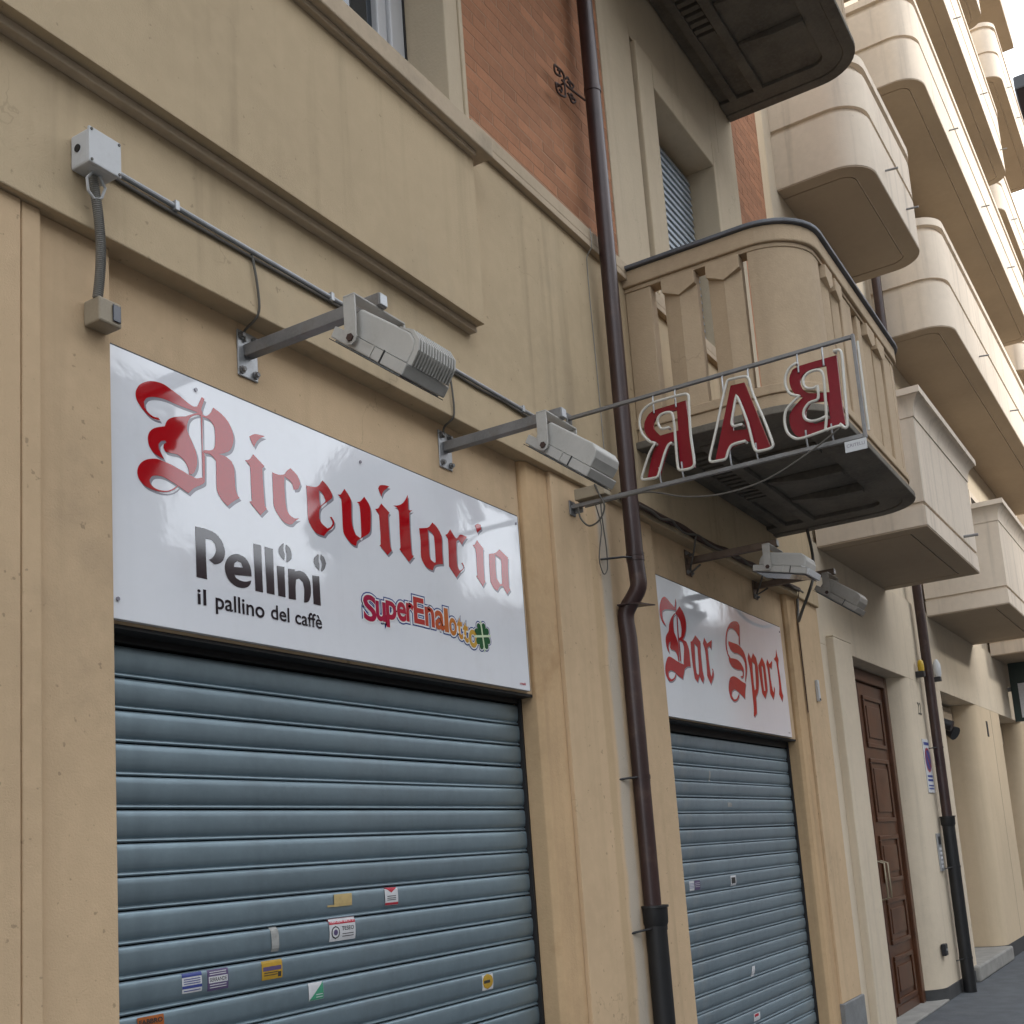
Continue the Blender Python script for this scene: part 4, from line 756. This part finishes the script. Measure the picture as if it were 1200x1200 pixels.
s = sticker('orange FABBRO SERRANDE sticker, lowest and leftmost on the wide shutter', 2.152, 2.242, 1.228, .062, 'porg'); decal_text(s, 'FABBRO', 2.157, 2.237, 1.239, 1.252, 'pblack', T1, .03); decal('print', 2.165, 2.240, 1.214, 1.228, 'pblack', T1, .0006, s); decal_text(s, 'SERRANDE', 2.170, 2.237, 1.2165, 1.2255, 'paper', T1, .02)
s = sticker('small blue and white sticker on the Bar Sport shutter', 5.97, 6.038, 1.389, .052, 'paper', T2_); lines(s, 5.975, 6.033, (1.40, 1.393, 1.385, 1.377), 'pblue', T2_)
s = sticker('small violet sticker touching the blue and white one on the Bar Sport shutter', 6.046, 6.126, 1.389, .052, 'ppur', T2_); lines(s, 6.052, 6.12, (1.40, 1.39, 1.38), 'paper', T2_)
s = sticker('round dark sticker with pale rim on the Bar Sport shutter', 6.61, 6.70, 1.385, .060, 'paper', T2_); decal('print', 6.622, 6.688, 1.368, 1.404, 'pblack', T2_, .0006, s)
sticker('vertical white tape strip high on the Bar Sport shutter', 6.425, 6.447, 2.008, .062, 'tape', T2_, .1)
sticker('small scuffed white label, upper middle of the Bar Sport shutter', 6.69, 6.76, 1.839, .026, 'tape', T2_, -.2)
sticker('torn pale paper scrap low on the Bar Sport shutter', 6.80, 6.855, .835, .058, 'paper', T2_, .3)
s = sticker('faded pink and white label, lowest on the Bar Sport shutter', 6.765, 6.875, .570, .045, 'paper', T2_); decal('print', 6.78, 6.85, .573, .588, 'pred', T2_, .0006, s)

# ================================================================== the cream apartment house next door
E2L, E2R = (8.9, 0, 0), -R(1.0)
B2 = thing('apartment_house', 'cream rendered apartment house with rows of rounded balconies, beside the shop house', 'building', None, E2L, E2R)
ca, sa = math.cos(E2R), math.sin(E2R)
def w2(U, V, Z): u = U - 8.9; return (8.9 + u * ca - V * sa, u * sa + V * ca, Z)
def b2(name, b, mat='cream', parent=None, bevel=.005): return box(name, (b[0] - 8.9, b[1] - 8.9, *b[2:]), mat, parent or B2, bevel)
b2('wall', (8.56, 30, .75, 10, 0, 21.5), 'cream', None, 0)
b2('header_wall', (8.712, 30, 0, .75, 3.10, 3.95), 'cream'); b2('upper_wall', (8.56, 22.2, .03, .75, 3.9505, 21.0), 'cream', None, .004); b2('upper_wall', (22.2, 30, .25, .75, 3.9505, 21.5), 'cream', None, 0)
b2('corner_band', (8.5605, 8.78, -.045, .03, 4.81, 21), 'peach')
def pier(u0, u1, rad, mat, z0=.12, z1=3.0995):
    q = [(u1, 0), (u1, .75), (u0, .75), (u0, .32)]
    for k in range(11): t = R(180 + 90 * k / 10); q.append((u0 + rad + rad * math.cos(t), rad + rad * math.sin(t)))
    MB().prism([(a - 8.9, b) for a, b in q], z0, z1, 'Z').build('pier', mat, B2, smooth=True)
    q2 = [(a + (-.012 if a < u0 + .01 else 0), b - (.012 if b < .01 else 0)) for a, b in q]
    MB().prism([(a - 8.9, b) for a, b in q2], 0, z0 - .0005, 'Z').build('plinth', 'plinth_d', B2, smooth=True)
b2('pier', (8.712, 9.02, 0, .75, .0, 3.0995), 'cream'); b2('door_surround', (9.0, 9.50, -.062, .75, 0, 3.165), 'cream', None, .008)
b2('door_surround_cap', (9.0, 9.505, -.064, 0, 3.1655, 3.18), 'cream')
pier(11.42, 13.16, .26, 'cream'); pier(15.0, 16.85, .22, 'peach', .17); pier(18.6, 20.4, .22, 'peach', .17); pier(22.2, 30, .22, 'peach', .17)
b2('joint_line', (16.18, 16.195, -.0015, .01, .2, 3.09), 'cream_s', None, 0)
for a, b in ((13.0, 15.12), (16.7, 18.75), (20.3, 22.3)): b2('threshold_step', (a, b, -.06 if a < 14 else -.03, .74, .001, .165), 'kerb', None, .02)
for a, b in ((13.16, 15.0), (16.85, 18.6), (20.4, 22.2)):
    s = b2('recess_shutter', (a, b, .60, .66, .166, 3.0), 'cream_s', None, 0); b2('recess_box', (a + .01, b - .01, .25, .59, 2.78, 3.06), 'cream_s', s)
# entrance door: two panelled leaves
dr = b2('entrance_door', (9.50, 11.45, .22, .26, .002, 3.0985), 'wood', None, 0)
for bb in ((9.502, 9.60, .15, .2195, .01, 3.09), (11.32, 11.42, .15, .2195, .01, 3.09), (9.6005, 11.3195, .15, .2195, 2.98, 3.09)): b2('door_frame', bb, 'wood', dr, .008)
for l0, l1 in ((9.605, 10.455), (10.465, 11.315)):
    lf = b2('door_leaf', (l0, l1, .185, .2195, .012, 2.975), 'wood', dr, .004)
    for z0, z1 in ((.12, .52), (.62, 1.02), (1.16, 1.58), (1.70, 2.28), (2.38, 2.86)):
        MB().box(l0 + .12 - 8.9, l1 - .12 - 8.9, .166, .1847, z0, z1).build('door_panel', 'wood', lf, bevel=.014) if False else None
        for bb in ((l0 + .1, l1 - .1, .170, .1847, z0, z0 + .035), (l0 + .1, l1 - .1, .170, .1847, z1 - .035, z1), (l0 + .1, l0 + .135, .171, .1847, z0 + .0355, z1 - .0355), (l1 - .135, l1 - .1, .171, .1847, z0 + .0355, z1 - .0355)):
            pass
        mb = MB()
        for bb in ((l0 + .1, l1 - .1, .168, .1847, z0, z0 + .04), (l0 + .1, l1 - .1, .168, .1847, z1 - .04, z1), (l0 + .1, l0 + .14, .1685, .1847, z0 + .0405, z1 - .0405), (l1 - .14, l1 - .1, .1685, .1847, z0 + .0405, z1 - .0405), (l0 + .19, l1 - .19, .172, .1847, z0 + .09, z1 - .09)):
            mb.box(bb[0] - 8.9, bb[1] - 8.9, *bb[2:])
        o = mb.build('door_panel', 'wood', B2, bevel=.006); o.parent = dr
    kb = MB().box(l0 + .02 - 8.9, l1 - .02 - 8.9, .178, .1846, .02, .10).build('kick_board', 'wood', dr, bevel=.006)
hd = MB()
for u in (10.40, 10.52):
    hd.tube([(u - 8.9, .184, 1.02), (u - 8.9, .12, 1.04), (u - 8.9, .12, 1.34), (u - 8.9, .184, 1.36)], .009, 10)
hd.build('door_handle', 'brass', dr, smooth=True)
b2('door_sill', (9.5, 11.6, -.02, .74, .0005, .022), 'kerb', None, .006)

# balconies
def rbalc(u0, u1, z0, vf, h_, rl=True, rr=True, r=.30, wall=.03, square=False):
    u0 -= 8.9; u1 -= 8.9
    plan = lambda i: rplan(u0, u1, wall - .001, vf, r, i, 9, rl, rr)
    def shell(layers):
        mb = MB(); lofted(mb, plan, layers, True, True); return mb
    if not square:
        ly = [(z0, .0), (z0 + .50, .0), (z0 + .503, .03), (z0 + .553, .03), (z0 + .556, .0), (z0 + h_ - .155, .0), (z0 + h_ - .15, .035), (z0 + h_ - .09, .035), (z0 + h_ - .085, -.012), (z0 + h_, -.012), (z0 + h_, .14), (z0 + .2, .14)]
    else:
        ly = [(z0, .0), (z0 + .155, .0), (z0 + .158, .018), (z0 + .185, .018), (z0 + .188, .0), (z0 + h_ - .215, .0), (z0 + h_ - .213, -.008), (z0 + h_ - .19, -.008), (z0 + h_ - .14, -.014), (z0 + h_ - .10, -.028), (z0 + h_ - .07, -.052), (z0 + h_ - .055, -.068), (z0 + h_ - .053, -.085), (z0 + h_, -.085), (z0 + h_, .14), (z0 + .2, .14)]
    b = shell(ly).build('balcony', 'cream_b', B2, smooth=True, angle=24)
    MB().box(u0 + .02, u1 - .02, vf + .3, wall - .002, z0 - .001, z0 + .02)
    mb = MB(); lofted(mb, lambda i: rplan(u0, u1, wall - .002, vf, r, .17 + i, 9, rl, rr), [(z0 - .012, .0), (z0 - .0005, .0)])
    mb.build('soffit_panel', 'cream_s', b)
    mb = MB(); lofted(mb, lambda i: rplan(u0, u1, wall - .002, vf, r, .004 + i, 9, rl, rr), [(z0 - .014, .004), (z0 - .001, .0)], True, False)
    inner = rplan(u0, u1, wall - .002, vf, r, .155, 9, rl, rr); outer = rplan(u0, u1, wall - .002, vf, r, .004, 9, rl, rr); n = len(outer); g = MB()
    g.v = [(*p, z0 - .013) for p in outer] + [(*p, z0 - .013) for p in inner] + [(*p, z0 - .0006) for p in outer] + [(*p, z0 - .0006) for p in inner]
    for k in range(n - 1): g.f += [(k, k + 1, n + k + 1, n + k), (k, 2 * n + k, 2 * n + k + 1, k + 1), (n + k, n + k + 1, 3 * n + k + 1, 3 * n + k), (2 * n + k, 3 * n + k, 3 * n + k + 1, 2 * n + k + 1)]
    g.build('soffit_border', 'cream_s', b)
    if not square:
        for f in (.32, .68) if u1 - u0 < 4 else (.2, .45, .7, .92):
            u = u0 + (u1 - u0) * f; MB().tube([(u, vf + .01, z0 + .22), (u, vf - .11, z0 + .205)], .010, 8).build('drain_spout', 'steel_b', b)
    else:
        u = u0 + (u1 - u0) * .72; MB().tube([(u, vf + .01, z0 + .22), (u, vf - .12, z0 + .215)], .013, 8).build('drain_spout', 'steel_b', b)
    return b
rbalc(9.06, 11.22, 3.925, -.87, 1.09, False, False, square=True, wall=-.0005)
rbalc(13.0, 15.6, 3.92, -.85, 1.12, False, False, square=True, wall=-.0005)
rbalc(16.9, 21.4, 3.92, -.85, 1.12, False, False, square=True, wall=-.0005)
rbalc(9.235, 11.40, 7.185, -.755, 1.06)
rbalc(12.42, 21.4, 6.94, -.75, 1.26)
rbalc(9.235, 11.40, 10.30, -.75, 1.10)
rbalc(12.75, 21.55, 10.10, -.75, 1.16)
rbalc(12.9, 21.4, 13.13, -.75, 1.2); rbalc(9.235, 11.40, 13.3, -.75, 1.1)
rbalc(22.25, 28, 13.13, -.52, 1.15, wall=.25); rbalc(23.1, 28, 16.32, -.75, 1.2, wall=.25); rbalc(12.9, 21.4, 16.3, -.75, 1.2)
rbalc(22.6, 28, 10.0, -.5, 1.15, wall=.25); rbalc(22.6, 28, 6.9, -.5, 1.15, wall=.25)
b2('eaves', (22.6, 28, -.75, .25, 19.9, 20.1), 'cream_s')
# balcony doors (dark glazed openings) on the upper storeys
for z in (4.1, 7.2, 10.3, 13.35, 16.5):
    for u in (9.8, 14.0, 17.0, 19.6):
        d = b2('balcony_door', (u, u + 1.0, -.004, .02, z, z + 2.25), 'cream_b', None, 0)
        for k in range(2): b2('pane', (u + .08 + k * .45, u + .47 + k * .45, -.012, -.0042, z + .1, z + 2.15), 'pane', d, 0)
# second downpipe between the balcony stacks
dseg = [(-.085, 21), (-.085, 1.70)]
downpipe('slim brown downpipe with black foot beside the entrance of the apartment house', 12.25, dseg, .05, 1.70, -.085, 'pipe', .062, w2, clips=((2.42, -.085), (1.22, -.085), (.33, -.085)))

# small fittings round the entrance, one thing each
def fit(name, label, cat, parts, group=None):
    T = thing(name, label, cat, group, E2L, E2R)
    for n, b, m, bv in parts: b2(n, b, m, T, bv)
    return T
T = fit('wall_lamp', 'small yellow warning lamp on a black base beside the entrance door', 'lamp', [('base', (12.045, 12.125, -.085, -.001, 3.14, 3.20), 'edge', .006)])
MB().tube([(12.085 - 8.9, -.055, 3.2005), (12.085 - 8.9, -.055, 3.26), (12.085 - 8.9, -.055, 3.30), (12.085 - 8.9, -.055, 3.318)], [.030, .032, .027, .012], 14).build('lens', 'yellow', T, smooth=True)
T = fit('alarm_siren', 'white oval alarm siren with a dark foot right of the slim downpipe', 'siren', [('foot', (12.855, 12.925, -.08, -.001, 3.17, 3.22), 'edge', .006)])
MB().tube([(12.89 - 8.9, -.05, 3.2205), (12.89 - 8.9, -.05, 3.26), (12.89 - 8.9, -.05, 3.36), (12.89 - 8.9, -.05, 3.41)], [.034, .043, .041, .014], 16).build('cover', 'boxgrey', T, smooth=True)
T = thing('house_number', 'small plain house number 22 on the pier beside the entrance', 'house number', None, E2L, E2R)
text_fit('digits', '22', 0, 1, 0, 1, 0, 'edge', T, offset=.0, xf=lambda X, Z: (11.94 - 8.9 + X * .15, -.003, 2.755 + Z * .125))
T = fit('no_parking_sign', 'white no-parking sign with blue and red disc on the pier, left of the slim downpipe', 'sign', [('plate', (11.93, 12.21, -.010, -.001, 1.965, 2.505), 'paper', .002)])
def disc(name, u, z, r, y, mat, p): MB().tube([(u - 8.9, y + .0006, z), (u - 8.9, y, z)], r, 24).build(name, mat, p)
disc('disc', 12.07, 2.295, .125, -.0112, 'signred', T); disc('disc', 12.07, 2.295, .102, -.0121, 'signblue', T)
mb = MB(); c = .7071
glyph(mb, [[(12.07 - 8.9 + c * u + c * v, 2.295 + c * u * -1 + c * v) for u, v in ((-.105, -.012), (.105, -.012), (.105, .012), (-.105, .012))]], XZ, .0121, .0130); mb.build('bar', 'signred', T)
for z, h_ in ((2.445, .03), (2.12, .022), (2.08, .022), (2.03, .014), (2.0, .014)): b2('print', (11.96, 12.18, -.0108, -.0102, z, z + h_), 'pblue', T, 0)
fit('intercom', 'steel intercom panel with dark buttons on the pier beside the slim downpipe', 'intercom', [('panel', (12.0, 12.15, -.016, -.001, 1.19, 1.56), 'galv', .003), ('speaker', (12.03, 12.12, -.019, -.0165, 1.45, 1.53), 'edge', .002)] + [('button', (12.02 + c_ * .055, 12.065 + c_ * .055, -.020, -.0165, 1.22 + k * .043, 1.247 + k * .043), 'paper', .002) for k in range(5) for c_ in range(2)])
fit('key_box', 'little black key box low on the entrance pier', 'key box', [('body', (11.60, 11.70, -.045, -.001, .415, .525), 'edge', .008), ('slot', (11.625, 11.675, -.047, -.0455, .46, .48), 'galv', .001)])
box_ = fit('meter_box', 'grey box hanging inside the recess of the next shopfront', 'electrical box', [('body', (13.17, 13.6, .1, .24, 2.05, 2.45), 'cond', .01), ('lid', (13.19, 13.58, .09, .0995, 2.07, 2.43), 'boxgrey', .004)])
T = thing('security_camera', 'dark camera and lamp cluster under the lintel of the next shopfront', 'camera', None, E2L, E2R)
b2('mount', (13.5, 13.7, .12, .24, 2.75, 3.098), 'edge', T); MB().tube([(13.45 - 8.9, .15, 2.8), (13.45 - 8.9, -.02, 2.72)], .06, 12).build('camera_body', 'edge', T, smooth=True); MB().tube([(13.85 - 8.9, .15, 2.75), (13.8 - 8.9, .02, 2.66)], [.05, .08], 12).build('lamp_head', 'edge', T, smooth=True)
fit('number_plate', 'thin dark number plate on the pier between the far shopfronts', 'house number', [('plate', (15.76, 15.86, -.006, -.001, 2.73, 2.93), 'edge', .001)])
T = thing('cable_trunking', 'slim white plastic trunking on the last tan pilaster beside Bar Sport', 'fitting')
MB().box(8.42, 8.462, -.060, -.0375, 2.60, 2.76).build('cover', 'boxgrey', T, bevel=.004); MB().box(8.425, 8.457, -.0625, -.0605, 2.605, 2.62).build('end', 'edge', T)
T = thing('projecting_shop_sign', 'blue and green printed shop sign projecting from the far end of the street', 'sign', None, E2L, E2R)
b2('panel', (17.93, 18.0, -1.1, -.05, 3.05, 4.05), 'dgreen', T); b2('print', (17.925, 17.9295, -1.05, -.6, 3.4, 4.0), 'signblue', T, 0); b2('print', (17.922, 17.9245, -.75, -.15, 3.1, 3.6), 'paper', T, 0); b2('print', (17.918, 17.9215, -.62, -.32, 3.2, 3.52), 'signblue', T, 0); b2('arm', (17.95, 17.98, -.05, 0, 3.5, 3.56), 'steel_b', T)

# ================================================================== far end of the street and the opposite side
FB = thing('far_house', 'distant brick house with dark eaves at the end of the street', 'building')
MB().box(40, 60, -12, -.7, 0, 26).build('wall', 'brick', FB); MB().box(39.6, 60.5, -12.6, -.35, 26.0, 26.5).build('eaves', 'edge', FB, bevel=.05)
for k in range(3):
    for j in range(6):
        wi = MB().box(39.97, 40.0, -2.4 - k * 2.8, -1.2 - k * 2.8, 3 + j * 3.6, 5 + j * 3.6).build('window', 'pane', FB); MB().box(39.93, 39.969, -2.5 - k * 2.8, -1.1 - k * 2.8, 2.9 + j * 3.6, 2.999 + j * 3.6).build('sill', 'trim', wi)
def opposite(label, x0, x1, y, ztop, depth=12):
    T = thing('opposite_house', label, 'building', 'houses across the street')
    MB().box(x0, x1, y - depth, y, -.12, ztop).build('wall', 'oppo', T)
    MB().prism([(y + .6, ztop + .001), (y - depth - .6, ztop + .001), (y - depth / 2, ztop + 2.2)], x0 - .4, x1 + .4, 'X').build('roof', 'leafy', T)
    for r_ in range(int((ztop - 2) / 3.4)):
        for k in range(int((x1 - x0 - 2) / 3)):
            xa = x0 + 1.4 + k * 3; z = 1.2 + r_ * 3.4
            w_ = MB().box(xa, xa + 1.2, y + .001, y + .05, z, z + 1.8).build('window', 'pane', T); MB().box(xa - .1, xa + 1.3, y + .001, y + .16, z - .12, z - .001).build('sill', 'trim', w_)
    return T
opposite('tall dark house across the street, left of the first gap', 7.0, 27.0, -27, 18.5)
opposite('tall dark house across the street, opposite the camera', -60.0, 6.9, -24, 19.0)
opposite('dark house across the street, right of the gap', 41.3, 46.0, -27, 19.5, 5)
opposite('tall house across the street, right of the second gap', 57.0, 75.0, -27, 22.0, 3)
opposite('long low dark house across the street, farthest along', 75.1, 160.0, -27, 16.6, 3)
opposite('low house across the street, filling the first gap', 27.05, 41.2, -27.6, 12.0, 3)
opposite('low house across the street, filling the second gap', 46.05, 56.9, -27.6, 13.5, 3)
